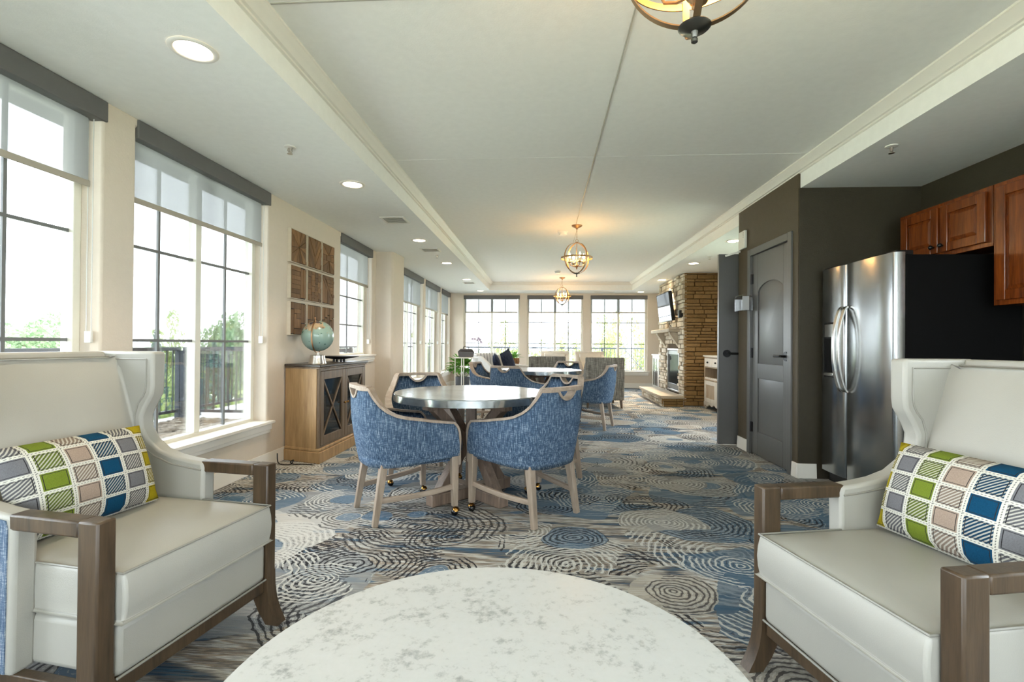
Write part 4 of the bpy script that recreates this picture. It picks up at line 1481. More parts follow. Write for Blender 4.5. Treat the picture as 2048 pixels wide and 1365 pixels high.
bw = thing('shallow_bowl', 'flat black iron bowl on small feet beside the globe', 'bowl', (-2.20, 5.10, 0.9082))
obj('dish', MB().lathe([(0.001, 0.024), (0.06, 0.026), (0.14, 0.040), (0.205, 0.056), (0.212, 0.060), (0.205, 0.0605), (0.14, 0.046), (0.06, 0.033), (0.001, 0.031)], seg=48), M['iron'], bw)
for k in range(4):
    a = radians(45 + 90 * k)
    obj('foot', MB().lathe([(0.012, 0.0), (0.014, 0.014), (0.010, 0.030)], (0.055 * cos(a), 0.055 * sin(a), 0), 10), M['iron'], bw)

co = obj('power_cord', MB().tube(catmull([(-2.41, 4.27, 0.10), (-2.40, 4.26, 0.03), (-2.37, 4.25, 0.006), (-2.30, 4.24, 0.006), (-2.25, 4.22, 0.02), (-2.24, 4.235, 0.05), (-2.27, 4.24, 0.03), (-2.25, 4.26, 0.006), (-2.16, 4.27, 0.006), (-2.06, 4.25, 0.006)], 5), 0.005, 6), M['black'])
tag(co, 'black power cord curling on the carpet by the console cabinet', 'cord')

# ------------------------------------------------------------------ wooden mosaic panels on the wall
def clip(poly, a, b, c):
    """keep a*x + b*y <= c"""
    out = []
    for p, q in zip(poly, poly[1:] + poly[:1]):
        fp, fq = a * p[0] + b * p[1] - c, a * q[0] + b * q[1] - c
        if fp <= 0:
            out.append(p)
        if (fp < 0 < fq) or (fq < 0 < fp):
            t = fp / (fp - fq)
            out.append((p[0] + (q[0] - p[0]) * t, p[1] + (q[1] - p[1]) * t))
    return out
SQ = [(0, 0), (1, 0), (1, 1), (0, 1)]
def rect(a, b, c_, d): return [(a, c_), (b, c_), (b, d), (a, d)]
def burst(poly, n, ph=0.0, cx=0.5, cy=0.5):
    out = []
    for k in range(n):
        a0, a1 = ph + 2 * pi * k / n, ph + 2 * pi * (k + 1) / n
        p = clip(poly, sin(a0), -cos(a0), sin(a0) * cx - cos(a0) * cy)
        p = clip(p, -sin(a1), cos(a1), -sin(a1) * cx + cos(a1) * cy)
        if len(p) > 2: out.append(p)
    return out
def strips(poly, ang, n, lo=-0.75, hi=0.75):
    out = []
    a, b = cos(ang), sin(ang)
    c0 = a * 0.5 + b * 0.5
    for k in range(n):
        p = clip(poly, a, b, c0 + lo + (hi - lo) * (k + 1) / n)
        p = clip(p, -a, -b, -(c0 + lo + (hi - lo) * k / n))
        if len(p) > 2: out.append(p)
    return out
half_l, half_r = rect(0, .5, 0, 1), rect(.5, 1, 0, 1)
PAT = [
    burst(SQ, 16, 0.1),
    strips(half_l, radians(35), 9) + strips(half_r, radians(-35), 9),
    burst(rect(0, 1, 0.62, 1), 8, 0.2, 0.5, 0.62) + [rect(0, .3, .42, .62), rect(.3, .7, .42, .62), rect(.7, 1, .42, .62)] + burst(rect(0, 1, 0, .42), 9, 0.1, 0.5, 0.42),
    [rect(0, .62, k / 7, (k + 1) / 7) for k in range(7)] + [rect(.62, .8, 0, 1), rect(.8, 1, 0, 1)],
    [rect(i / 4, (i + 1) / 4, (j + (i % 2) * .5) / 5.0, min(1, (j + 1 + (i % 2) * .5) / 5.0)) for i in range(4) for j in range(5)] + [rect(.25, .5, 0, .1), rect(.75, 1, 0, .1)],
    strips(clip(SQ, 1, 1, 0.95), 0, 1) * 0 + [p for p in [clip(q, 1, 1, 0.9) for q in [rect(k / 5, (k + 1) / 5, 0, 1) for k in range(5)]] if len(p) > 2] + [clip(clip(SQ, -1, -1, -0.9), 1, 1, 1.1)] + [p for p in [clip(q, -1, -1, -1.1) for q in [rect(0, 1, k / 8, (k + 1) / 8) for k in range(8)]] if len(p) > 2],
    [rect(0, .18, 0, .8), rect(0, .62, .8, 1), rect(.18, .34, .18, .66), rect(.18, .66, .66, .8), rect(.34, .66, .5, .66), rect(.66, .82, .35, 1), rect(.82, 1, .35, 1), rect(.34, .66, .18, .5), rect(.18, 1, 0, .18), rect(.66, 1, .18, .35), rect(.62, .66, .8, 1)],
    [rect(k / 6, (k + 1) / 6, .5, 1) for k in range(6)] + [rect(0, 1, k / 8, (k + 1) / 8) for k in range(4)],
    [rect(k / 5, (k + 1) / 5, 0, .55 + .09 * (k % 3)) for k in range(5)] + [rect(k / 5, (k + 1) / 5, .55 + .09 * (k % 3), 1) for k in range(5)],
]
wd, hg = 0.302, 0.327
rowz = (2.052, 1.702, 1.347)
coly = (4.632, 4.965, 5.292)
PN = [('top', 'left', 'a sunburst'), ('top', 'middle', 'slanted chevron strips'), ('top', 'right', 'two rayed halves'), ('middle', 'left', 'level planks'),
      ('middle', 'centre', 'brick blocks'), ('middle', 'right', 'a diagonal bar'), ('bottom', 'left', 'a square maze'), ('bottom', 'middle', 'half upright strips'), ('bottom', 'right', 'upright strips')]
for k in range(9):
    r, cI = divmod(k, 3)
    a, b, d = PN[k]
    p = thing('wood_mosaic_panel', 'wood mosaic panel with %s, %s row %s of the nine' % (d, a, b), 'wall panel', (XL, coly[cI], rowz[r]), 0, 'nine wood mosaic wall panels')
    obj('panel_edge', MB().box(0.0, 0.036, -wd / 2, -wd / 2 + 0.006, -hg / 2, hg / 2).box(0.0, 0.036, wd / 2 - 0.006, wd / 2, -hg / 2, hg / 2).box(0.0, 0.036, -wd / 2 + 0.006, wd / 2 - 0.006, -hg / 2, -hg / 2 + 0.006).box(0.0, 0.036, -wd / 2 + 0.006, wd / 2 - 0.006, hg / 2 - 0.006, hg / 2), M['artedge'], p, smooth=0)
    obj('backing_board', MB().box(0.0, 0.028, -wd / 2 + 0.006, wd / 2 - 0.006, -hg / 2 + 0.006, hg / 2 - 0.006), M['artback'], p, smooth=0)
    for q in PAT[k]:
        cx = sum(x for x, y in q) / len(q)
        cy = sum(y for x, y in q) / len(q)
        s = [(x + (cx - x) * 0.075, y + (cy - y) * 0.075) for x, y in q]
        top = 0.036 + rnd.random() * 0.007
        obj('wood_strip', MB().prism([((x - 0.5) * (wd - 0.016), (y - 0.5) * (hg - 0.016)) for x, y in s], lambda u, v, t: (t, u, v), 0.027, top), M['mosaic'], p, smooth=0)
# ------------------------------------------------------------------ doors on the right
def lever(parent, pos, n, along, flip=1):
    """black lever handle; n: outward normal, along: lever direction"""
    p, n, a = Vector(pos), Vector(n), Vector(along)
    mb = MB()
    mb.tube([p, p + n * 0.012], 0.042, 24)
    mb.tube([p + n * 0.008, p + n * 0.055], 0.011, 10)
    mb.tube([p + n * 0.052, p + n * 0.054 + a * 0.02, p + n * 0.052 + a * 0.120], 0.0115, 10)
    return obj('door_handle', mb, M['black'], parent, smooth=40)

d1 = struct_root('door_1')
DF = XD + 0.012                              # face of the slab, just inside the casing
def dbox(mb, y0, y1, z0, z1, x0, x1): return mb.box(x0, x1, y0, y1, z0, z1)
ya, yb = DY0 + 0.004, DY1 - 0.004
sl = MB()
dbox(sl, ya, yb, 0.012, 2.040, DF + 0.012, DF + 0.044)
st_ = 0.120
dbox(sl, ya, ya + st_, 0.012, 2.040, DF, DF + 0.013)
dbox(sl, yb - st_, yb, 0.012, 2.040, DF, DF + 0.013)
dbox(sl, ya + st_, yb - st_, 0.012, 0.245, DF, DF + 0.013)
dbox(sl, ya + st_, yb - st_, 0.785, 0.935, DF, DF + 0.013)
u0_, u1_ = ya + st_, yb - st_
arch = [(u0_ + (u1_ - u0_) * k / 16, 1.66 + 0.14 * sqrt(max(0, 1 - (2 * k / 16 - 1) ** 2 * 0.82)) - 0.14 * sqrt(0.18)) for k in range(17)]
sl.prism([(u0_, 2.040)] + arch + [(u1_, 2.040)], lambda u, v, t: (t, u, v), DF, DF + 0.013)
obj('door_slab', sl, M['doorgrey'], d1, bevel=0.003)
g = 0.042
pa0 = [(u0_ + (u1_ - u0_) * k / 16, arch[k][1] + 0.001) for k in range(17)]
pa1 = [(u0_ + g + (u1_ - u0_ - 2 * g) * k / 16, 1.655 - g + 0.125 * sqrt(max(0, 1 - (2 * k / 16 - 1) ** 2 * 0.82)) - 0.125 * sqrt(0.18)) for k in range(17)]
def frustum(p0, p1, t0, t1):
    n = len(p0)
    vs = [(t0, u, v) for u, v in p0] + [(t1, u, v) for u, v in p1]
    return MB().add(vs, [tuple(range(n, 2 * n))] + [(i, (i + 1) % n, n + (i + 1) % n, n + i) for i in range(n)])
obj('raised_panel', frustum([(u0_, 0.935)] + pa0 + [(u1_, 0.935)], [(u0_ + g, 0.935 + g)] + pa1 + [(u1_ - g, 0.935 + g)], DF + 0.0125, DF + 0.002), M['doorgrey'], d1, smooth=20)
obj('raised_panel', frustum([(u0_, 0.245), (u0_, 0.785), (u1_, 0.785), (u1_, 0.245)], [(u0_ + g, 0.245 + g), (u0_ + g, 0.785 - g), (u1_ - g, 0.785 - g), (u1_ - g, 0.245 + g)], DF + 0.0125, DF + 0.002), M['doorgrey'], d1, smooth=20)
cs = MB()
dbox(cs, DY0 - 0.065, DY0 + 0.002, 0.0, DZ + 0.065, XD - 0.016, XD + 0.05)
dbox(cs, DY1 - 0.002, DY1 + 0.065, 0.0, DZ + 0.065, XD - 0.016, XD + 0.05)
dbox(cs, DY0 + 0.002, DY1 - 0.002, DZ - 0.003, DZ + 0.065, XD - 0.016, XD + 0.05)
obj('door_casing', cs, M['doorgrey'], d1, bevel=0.004)
for z in (0.28, 1.04, 1.80):
    obj('hinge', MB().box(DF - 0.012, DF + 0.004, DY1 - 0.022, DY1 + 0.022, z - 0.05, z + 0.05).tube([(DF - 0.014, DY1 - 0.002, z - 0.052), (DF - 0.014, DY1 - 0.002, z + 0.052)], 0.007, 8), M['black'], d1)
lever(d1, (DF, DY0 + 0.065, 1.02), (-1, 0, 0), (0, 1, 0))
obj('latch_plate', MB().box(DF - 0.002, DF + 0.002, DY0 + 0.004, DY0 + 0.018, 0.975, 1.065), M['black'], d1, smooth=0)

d2 = struct_root('door_2')
obj('door_slab', MB().box(1.957, 2.86, 5.535, 5.578, 0.014, 2.135), M['doorgrey'], d2, bevel=0.003)
lever(d2, (2.045, 5.535, 1.025), (0, -1, 0), (1, 0, 0))

kp = thing('alarm_sounder', 'white plastic alarm box high on the dark wall above the closet door', 'alarm', (XD, 5.345, 2.245))
obj('housing', MB().box(-0.030, 0.0, -0.085, 0.075, -0.095, 0.095), M['plastic'], kp, bevel=0.006)
for k in range(4):
    obj('sound_slot', MB().box(-0.0315, -0.029, -0.07, -0.045, 0.02 + 0.016 * k, 0.026 + 0.016 * k), M['ventdark'], kp, smooth=0)
obj('bracket_arm', MB().bar((-0.01, 0.07, -0.105), (-0.16, 0.09, -0.150), 0.018, 0.018), M['plastic'], kp)
ah = thing('leaflet_holder', 'clear acrylic leaflet box with white paper on the dark wall', 'sign holder', (XD - 0.016, 5.19, 1.555))
hb = MB()
hb.box(-0.10, 0.0, -0.10, -0.097, -0.08, 0.08)
hb.box(-0.10, 0.0, 0.097, 0.10, -0.08, 0.08)
hb.box(-0.10, 0.0, -0.097, 0.097, -0.08, -0.077)
hb.box(-0.10, -0.097, -0.097, 0.097, -0.077, 0.08)
obj('box', hb, M['acrylic'], ah, smooth=0)
obj('paper', MB().box(-0.094, -0.002, 0.088, 0.094, -0.072, 0.074), M['paper'], ah, smooth=0)
obj('paper', MB().box(-0.094, -0.030, -0.094, -0.090, -0.074, 0.066), M['paper'], ah, smooth=0)
obj('back_plate', MB().box(-0.003, 0.0, -0.097, 0.097, -0.077, 0.08), M['acrylic'], ah, smooth=0)

# ------------------------------------------------------------------ refrigerator
fr = thing('refrigerator', 'stainless side by side refrigerator with black sides in the kitchen nook', 'refrigerator', (2.30, 3.75, 0))
fy0, fy1, fs_ = 3.33 - 3.75, 4.168 - 3.75, 3.842 - 3.75
obj('body', MB().box(0.078, 0.80, fy0 + 0.004, fy1 - 0.004, 0.02, 1.722), M['fridgeside'], fr, bevel=0.006)
obj('toe_grille', MB().box(0.06, 0.10, fy0 + 0.02, fy1 - 0.02, 0.012, 0.095), M['black'], fr, smooth=0)
def fdoor(y0, y1, z0=0.105, z1=1.738):
    n = 12
    pts = []
    for k in range(n + 1):
        u = k / n
        e = min(u, 1 - u) * (y1 - y0)
        x = 0.0 + (0.030 * (1 - min(1, e / 0.028)) ** 2)
        pts.append((x, y0 + (y1 - y0) * u))
    ed = [(0.030, y0), (0.016, y0 + 0.003), (0.006, y0 + 0.011), (0.001, y0 + 0.024), (-0.004, (y0 + y1) / 2 - 0.05), (-0.004, (y0 + y1) / 2 + 0.05), (0.001, y1 - 0.024), (0.006, y1 - 0.011), (0.016, y1 - 0.003), (0.030, y1), (0.070, y1), (0.070, y0)]
    return MB().prism(ed, lambda u, v, t: (u, v, t), z0, z1)
dfz = obj('freezer_door', fdoor(fs_ + 0.003, fy1), M['steel'], fr, smooth=30)
dfr = obj('fridge_door', fdoor(fy0, fs_ - 0.003), M['steel'], fr, smooth=30)
for par, y in ((dfz, fs_ + 0.032), (dfr, fs_ - 0.032)):
    pts = catmull([(-0.003, y, 0.765), (-0.030, y, 0.80), (-0.062, y, 0.93), (-0.070, y, 1.09), (-0.062, y, 1.25), (-0.030, y, 1.38), (-0.003, y, 1.415)], 6)
    obj('handle', MB().sweep(pts, [(0, 1, 0)] * len(pts), 0.030, 0.016), M['steelh'], par, bevel=0.005, smooth=50)
dp = obj('dispenser', MB().box(-0.006, 0.02, 0.215, 0.365, 0.862, 1.305), M['black'], fr, bevel=0.006)
obj('control_panel', MB().box(-0.010, 0.0, 0.228, 0.352, 1.185, 1.290), M['steelh'], dp, bevel=0.004)
obj('recess', MB().box(-0.0075, 0.0, 0.228, 0.352, 0.905, 1.175), M['screen'], dp, smooth=0)
obj('drip_tray', MB().box(-0.016, 0.0, 0.228, 0.352, 0.875, 0.900), M['steelh'], dp, bevel=0.003)
for y in (fy0 + 0.06, fy1 - 0.06):
    obj('hinge_cover', MB().box(0.02, 0.13, y - 0.05, y + 0.05, 1.720, 1.752), M['black'], fr, bevel=0.006)

# ------------------------------------------------------------------ wall cabinets
def wall_cabinet(label, y0, y1, z0, z1, doors, knob_sides):
    D = 0.30
    o = thing('wall_cabinet', label, 'kitchen cabinet', (XK, (y0 + y1) / 2, z0), 0, 'cherry wall cabinets')
    w, h = (y1 - y0) / 2, z1 - z0
    obj('carcass', MB().box(-D + 0.02, 0.0, -w, w, 0.0, h), M['kitwood'], o, bevel=0.002)
    obj('face_frame', MB().box(-D, -D + 0.021, -w, w, 0.0, h), M['kitwood'], o, bevel=0.002)
    dw_ = (2 * w - 0.045 * (doors + 1)) / doors
    for k in range(doors):
        a = -w + 0.045 + k * (dw_ + 0.045) - 0.012
        b = a + dw_ + 0.024
        za, zb = 0.030, h - 0.030
        x1, x0 = -D - 0.001, -D - 0.021
        s = 0.062
        d = MB()
        d.box(x0, x1, a, a + s, za, zb).box(x0, x1, b - s, b, za, zb)
        d.box(x0 + 0.0005, x1, a + s, b - s, zb - s, zb).box(x0 + 0.0005, x1, a + s, b - s, za, za + s)
        do = obj('door', d, M['kitwood'], o, bevel=0.004, seg=3)
        rp = MB()
        i0, i1, j0, j1 = a + s - 0.002, b - s + 0.002, za + s - 0.002, zb - s + 0.002
        q = 0.028
        rp.hexa([(x0 + 0.012, i0, j0), (x0 + 0.012, i1, j0), (x0 + 0.012, i1, j1), (x0 + 0.012, i0, j1)],
                [(x0 + 0.003, i0 + q, j0 + q), (x0 + 0.003, i1 - q, j0 + q), (x0 + 0.003, i1 - q, j1 - q), (x0 + 0.003, i0 + q, j1 - q)])
        obj('raised_panel', rp, M['kitwood'], do, smooth=0)
        yk = a + 0.03 if knob_sides[k] > 0 else b - 0.03
        kb = MB().sphere((x0 - 0.022, yk, za + 0.045), 0.015, seg=12, rings=8).tube([(x0, yk, za + 0.045), (x0 - 0.014, yk, za + 0.045)], 0.006, 8)
        obj('knob', kb, M['black'], do)
    return o
wall_cabinet('short two door cherry cabinet over the refrigerator', 3.235, 4.03, 1.755, 2.14, 2, (-1, 1))
wall_cabinet('tall single door cherry cabinet right of the refrigerator', 2.862, 3.230, 1.376, 2.14, 1, (1,))
wall_cabinet('cherry cabinet at the right photo edge, only a strip showing', 2.40, 2.857, 1.376, 2.14, 1, (1,))
ou = thing('wall_outlet', 'black outlet plate on the dark kitchen wall at the right photo edge', 'outlet', (XK, 3.13, 1.235))
obj('cover_plate', MB().box(-0.008, 0, -0.038, 0.038, -0.058, 0.058), M['black'], ou, bevel=0.003)
for z in (-0.022, 0.022):
    obj('socket', MB().tube([(-0.0105, 0, z), (-0.007, 0, z)], 0.017, 14), M['iron'], ou)

# ------------------------------------------------------------------ stone fireplace
fp = thing('stone_fireplace', 'stacked stone fireplace chimney standing at the right end of the room', 'fireplace', (2.60, 9.10, 0))
FX, FY0, FY1 = 0.0, 0.0, 1.85            # local: face plane x=0, near corner y=0
core = MB()
BX0, BX1, BZ0, BZ1 = 0.30, 1.20, 0.20, 1.05
core.box(0.03, 0.64, 0.03, BX0, 0.0, ZC)
core.box(0.03, 0.64, BX1, 1.84, 0.0, ZC)
core.box(0.03, 0.64, BX0, BX1, BZ1, ZC)
core.box(0.03, 0.64, BX0, BX1, 0.0, BZ0)
core.box(0.40, 0.64, BX0, BX1, BZ0, BZ1)
obj('core', core, M['mortar'], fp, smooth=0)
stones = []
def stone_mb(a, b, z0, z1, frame, d0):
    g_ = 0.0025
    j = lambda s=0.006: (rnd.random() - 0.5) * s
    lo = [frame(a + g_, z0 + g_, 0.04), frame(b - g_, z0 + g_, 0.04), frame(b - g_, z1 - g_, 0.04), frame(a + g_, z1 - g_, 0.04)]
    hi = [frame(a + g_ + 0.004 + abs(j()), z0 + g_ + 0.003 + abs(j()), d0 + j(0.012)), frame(b - g_ - 0.004 - abs(j()), z0 + g_ + 0.003 + abs(j()), d0 + j(0.012)),
          frame(b - g_ - 0.004 - abs(j()), z1 - g_ - 0.003 - abs(j()), d0 + j(0.012)), frame(a + g_ + 0.004 + abs(j()), z1 - g_ - 0.003 - abs(j()), d0 + j(0.012))]
    return MB().hexa(lo, hi)
# near side, facing the camera: long flat ledges
z = 0.0
side_st, front_st = [], []
while z < ZC - 0.02:
    h = min(rnd.choice((0.05, 0.06, 0.07, 0.085)), ZC - z)
    x = -0.012 + rnd.random() * 0.012
    while x < 0.64:
        l = rnd.uniform(0.16, 0.42)
        e = min(0.645, x + l)
        if 0.645 - e < 0.08: e = 0.645
        side_st.append((x, e, z, z + h, -0.004 - rnd.random() * 0.022))
        x = e
    z += h
# face with the fire and television: rougher, shorter stones
z = 0.0
while z < ZC - 0.02:
    h = min(rnd.choice((0.055, 0.07, 0.085, 0.10)), ZC - z)
    y = -0.004
    while y < 1.85:
        e = min(1.85, y + rnd.uniform(0.12, 0.32))
        if 1.85 - e < 0.07: e = 1.85
        segs = [(y, e)]
        if z + h > BZ0 - 0.01 and z < BZ1 + 0.01:
            segs = []
            if y < BX0: segs.append((y, min(e, BX0)))
            if e > BX1: segs.append((max(y, BX1), e))
        for a, b in segs:
            if b - a > 0.03:
                front_st.append((a, b, z, z + h, -0.002 - rnd.random() * 0.045))
        y = e
    z += h
fS = lambda u, v, t: (u, t, v)
fF = lambda u, v, t: (t, u, v)
n_st = 0
restA = MB()
for q in side_st:
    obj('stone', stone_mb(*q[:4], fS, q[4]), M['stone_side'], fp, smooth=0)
    n_st += 1
for q in sorted(front_st, key=lambda q: q[0]):
    mb = stone_mb(*q[:4], fF, q[4])
    if n_st < 298:
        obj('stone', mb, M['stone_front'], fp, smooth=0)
        n_st += 1
    else:
        restA.add(mb.v, mb.f)
if restA.v:
    obj('stone_rows', restA, M['stone_front'], fp, smooth=0)['kind'] = 'stuff'
fb = MB()
fb.box(-0.012, 0.05, BX0, BX0 + 0.035, BZ0, BZ1).box(-0.012, 0.05, BX1 - 0.035, BX1, BZ0, BZ1).box(-0.012, 0.05, BX0 + 0.035, BX1 - 0.035, BZ1 - 0.035, BZ1).box(-0.012, 0.05, BX0 + 0.035, BX1 - 0.035, BZ0, BZ0 + 0.035)
fo = obj('firebox_frame', fb, M['nickel'], fp, bevel=0.004)
obj('firebox_glass', MB().box(0.016, 0.024, BX0 + 0.034, BX1 - 0.034, BZ0 + 0.034, BZ1 - 0.034), M['fireglass'], fo, smooth=0)
obj('louvre', MB().box(0.004, 0.018, BX0 + 0.035, BX1 - 0.035, BZ0 + 0.05, BZ0 + 0.15), M['doorgrey'], fo, bevel=0.004)
obj('louvre', MB().box(0.004, 0.018, BX0 + 0.035, BX1 - 0.035, BZ1 - 0.12, BZ1 - 0.045), M['doorgrey'], fo, bevel=0.004)
for a, b in ((0.20, 0.78), (0.785, 1.40), (1.405, 1.70)):
    obj('mantel_slab', MB().box(-0.235, 0.02, a, b, 1.365, 1.432), M['slab'], fp, bevel=0.008)
for a in (0.30, 1.30):
    obj('corbel', MB().prism([(0.03, 1.075), (-0.005, 1.08), (-0.185, 1.33), (-0.185, 1.364), (0.03, 1.364)], lambda u, v, t: (u, t, v), a, a + 0.13), M['slab'], fp, bevel=0.006)

he = thing('stone_hearth', 'raised stone hearth with flat slabs in front of the fireplace', 'hearth', (2.13, 8.86, 0))
hb = MB().box(0.056, 0.408, 0.064, 1.92, 0.0, 0.15)
obj('core', hb, M['mortar'], he, smooth=0)
z = 0.0
for h in (0.045, 0.055, 0.05):
    y = 0.03
    while y < 1.92:
        e = min(1.93, y + rnd.uniform(0.10, 0.24))
        obj('stone', stone_mb(y, e, z, z + h, lambda u, v, t: (t + 0.012, u, v), 0.012 + rnd.random() * 0.02), M['stone_front'], he, smooth=0)
        y = e
    x = 0.02
    while x < 0.40:
        e = min(0.41, x + rnd.uniform(0.16, 0.30))
        if 0.41 - e < 0.06: e = 0.41
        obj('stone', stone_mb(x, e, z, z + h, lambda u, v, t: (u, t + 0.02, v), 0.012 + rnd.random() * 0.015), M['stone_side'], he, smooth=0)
        x = e
    z += h
for a, b in ((0.0, 0.62), (0.625, 1.30), (1.305, 1.96)):
    x1 = 0.412
    obj('hearth_slab', MB().box(-0.01, x1, a, b, 0.151, 0.200), M['slab'], he, bevel=0.008)
he['label'] = 'raised hearth of stacked stone topped with flat slabs, below the fireplace'

tv = thing('television', 'flat black television tilted out from the stone chimney above the mantel', 'television', (2.46, 9.99, 1.88))
tl_ = radians(7)
def tvp(x, y, z):  # lean the top out towards the room
    return (x * cos(tl_) - z * sin(tl_), y, x * sin(tl_) + z * cos(tl_))
def tvbox(x0, x1, y0, y1, z0, z1):
    return MB().hexa([tvp(x0, y0, z0), tvp(x1, y0, z0), tvp(x1, y1, z0), tvp(x0, y1, z0)], [tvp(x0, y0, z1), tvp(x1, y0, z1), tvp(x1, y1, z1), tvp(x0, y1, z1)])
obj('housing', tvbox(-0.02, 0.045, -0.50, 0.50, -0.29, 0.29), M['black'], tv, bevel=0.006)
obj('screen', tvbox(-0.0215, -0.019, -0.475, 0.475, -0.262, 0.268), M['screen'], tv, smooth=0)
obj('wall_mount', MB().bar((0.03, 0.0, 0.0), (0.106, 0.0, 0.0), 0.20, 0.12), M['black'], tv)
obj('cable', MB().tube([(0.045, -0.12, -0.24), (0.06, -0.14, -0.34), (0.095, -0.14, -0.40)], 0.006, 6), M['black'], tv)
sb = thing('wall_speaker', 'small black box fixed to the stone beside the television', 'speaker', (2.60, 9.22, 1.70))
obj('housing', MB().box(-0.075, 0.0, -0.045, 0.045, -0.07, 0.07), M['black'], sb, bevel=0.006)
obj('grille', MB().box(-0.078, -0.074, -0.035, 0.035, -0.055, 0.055), M['iron'], sb, bevel=0.003)

# ------------------------------------------------------------------ hutch and white cabinet on the right
hu = thing('buffet', 'whitewashed buffet with small drawers, half hidden behind the open grey door', 'buffet', (2.87, 8.20, 0))
y0, y1 = -0.62, 0.62
obj('buffet_top', MB().box(-0.02, 0.37, y0 - 0.02, y1 + 0.02, 0.915, 0.942), M['whitewood'], hu, bevel=0.005)
cs = MB()
for y in (y0, y1 - 0.045): cs.box(0.0, 0.36, y, y + 0.045, 0.04, 0.915)
cs.box(0.33, 0.36, y0 + 0.045, y1 - 0.045, 0.10, 0.915)
cs.box(0.0, 0.33, y0 + 0.045, y1 - 0.045, 0.725, 0.745)
cs.box(0.0, 0.33, y0 + 0.045, y1 - 0.045, 0.505, 0.53)
cs.box(0.0, 0.33, y0 + 0.045, y1 - 0.045, 0.10, 0.125)
cs.box(0.0, 0.02, y0 + 0.045, y1 - 0.045, 0.895, 0.915)
obj('carcass', cs, M['washwood'], hu, bevel=0.003)
for k in range(3):
    a = y0 + 0.05 + k * 0.382
    do = obj('drawer', MB().box(-0.012, 0.30, a, a + 0.374, 0.748, 0.892), M['whitewood'], hu, bevel=0.004)
    obj('knob', MB().sphere((-0.026, a + 0.187, 0.82), 0.016, seg=12, rings=8).tube([(-0.012, a + 0.187, 0.82), (-0.02, a + 0.187, 0.82)], 0.007, 8), M['iron'], do)
sc = []
ww = (y1 - y0 - 0.09)
top = [(y0 + 0.045 + ww * k / 48, 0.545 + 0.018 * abs(sin(pi * 12 * k / 48))) for k in range(49)]
obj('shelf_gallery', MB().prism([(y0 + 0.045, 0.528)] + top + [(y1 - 0.045, 0.528)], lambda u, v, t: (t, u, v), 0.0, 0.012), M['whitewood'], hu, smooth=0)
for k in range(2):
    a = y0 + 0.05 + k * 0.574
    b = a + 0.566
    d = MB()
    d.box(-0.012, 0.012, a, a + 0.07, 0.128, 0.500).box(-0.012, 0.012, b - 0.07, b, 0.128, 0.500).box(-0.012, 0.012, a + 0.07, b - 0.07, 0.43, 0.500).box(-0.012, 0.012, a + 0.07, b - 0.07, 0.128, 0.198)
    do = obj('door', d, M['whitewood'], hu, bevel=0.003)
    obj('door_panel', MB().box(-0.002, 0.008, a + 0.068, b - 0.068, 0.196, 0.432), M['washwood'], do, smooth=0)
ap = [(y0, 0.125), (y0, 0.03)] + [(y0 + 0.06 + (y1 - y0 - 0.12) * k / 40, 0.055 + 0.035 * sin(pi * k / 40) + 0.018 * cos(2 * pi * 5 * k / 40)) for k in range(41)] + [(y1, 0.03), (y1, 0.125)]
obj('apron', MB().prism(ap[::-1], lambda u, v, t: (t, u, v), -0.005, 0.018), M['whitewood'], hu, smooth=0)
for x in (0.025, 0.33):
    for y in (y0 + 0.03, y1 - 0.03):
        obj('foot', MB().lathe([(0.018, 0.0), (0.026, 0.02), (0.022, 0.05)], (x, y, 0), 10), M['whitewood'], hu)
wf = thing('picture_frame', 'white frame standing on the buffet beside the open door', 'frame', (3.03, 8.44, 0.942), radians(-8))
obj('frame', MB().box(-0.012, 0.012, -0.16, -0.12, 0.0, 0.46).box(-0.012, 0.012, 0.12, 0.16, 0.0, 0.46).box(-0.012, 0.012, -0.12, 0.12, 0.42, 0.46).box(-0.012, 0.012, -0.12, 0.12, 0.0, 0.04), M['whitepaint'], wf, bevel=0.003)
obj('backing', MB().box(0.0, 0.010, -0.12, 0.12, 0.04, 0.42), M['paper'], wf, smooth=0)
obj('strut', MB().bar((0.01, 0, 0.30), (0.14, 0, 0.005), 0.03, 0.008), M['whitepaint'], wf)

wc = thing('display_cabinet', 'white cabinet with two glass doors between the fireplace and the far wall', 'cabinet', (2.74, 11.72, 0))
y0, y1 = -0.60, 0.60
b = MB()
b.box(0.02, 0.48, y0, y0 + 0.03, 0.0, 0.86).box(0.02, 0.48, y1 - 0.03, y1, 0.0, 0.86).box(0.45, 0.48, y0 + 0.03, y1 - 0.03, 0.0, 0.86).box(0.02, 0.45, y0 + 0.03, y1 - 0.03, 0.06, 0.09).box(0.02, 0.45, y0 + 0.03, y1 - 0.03, 0.45, 0.47)
obj('carcass', b, M['whitepaint'], wc, bevel=0.003)
obj('cabinet_top', MB().box(-0.02, 0.50, y0 - 0.025, y1 + 0.025, 0.86, 0.892), M['whitepaint'], wc, bevel=0.006)
obj('plinth', MB().box(0.0, 0.46, y0 + 0.002, y1 - 0.002, 0.0, 0.06), M['whitepaint'], wc, smooth=0)
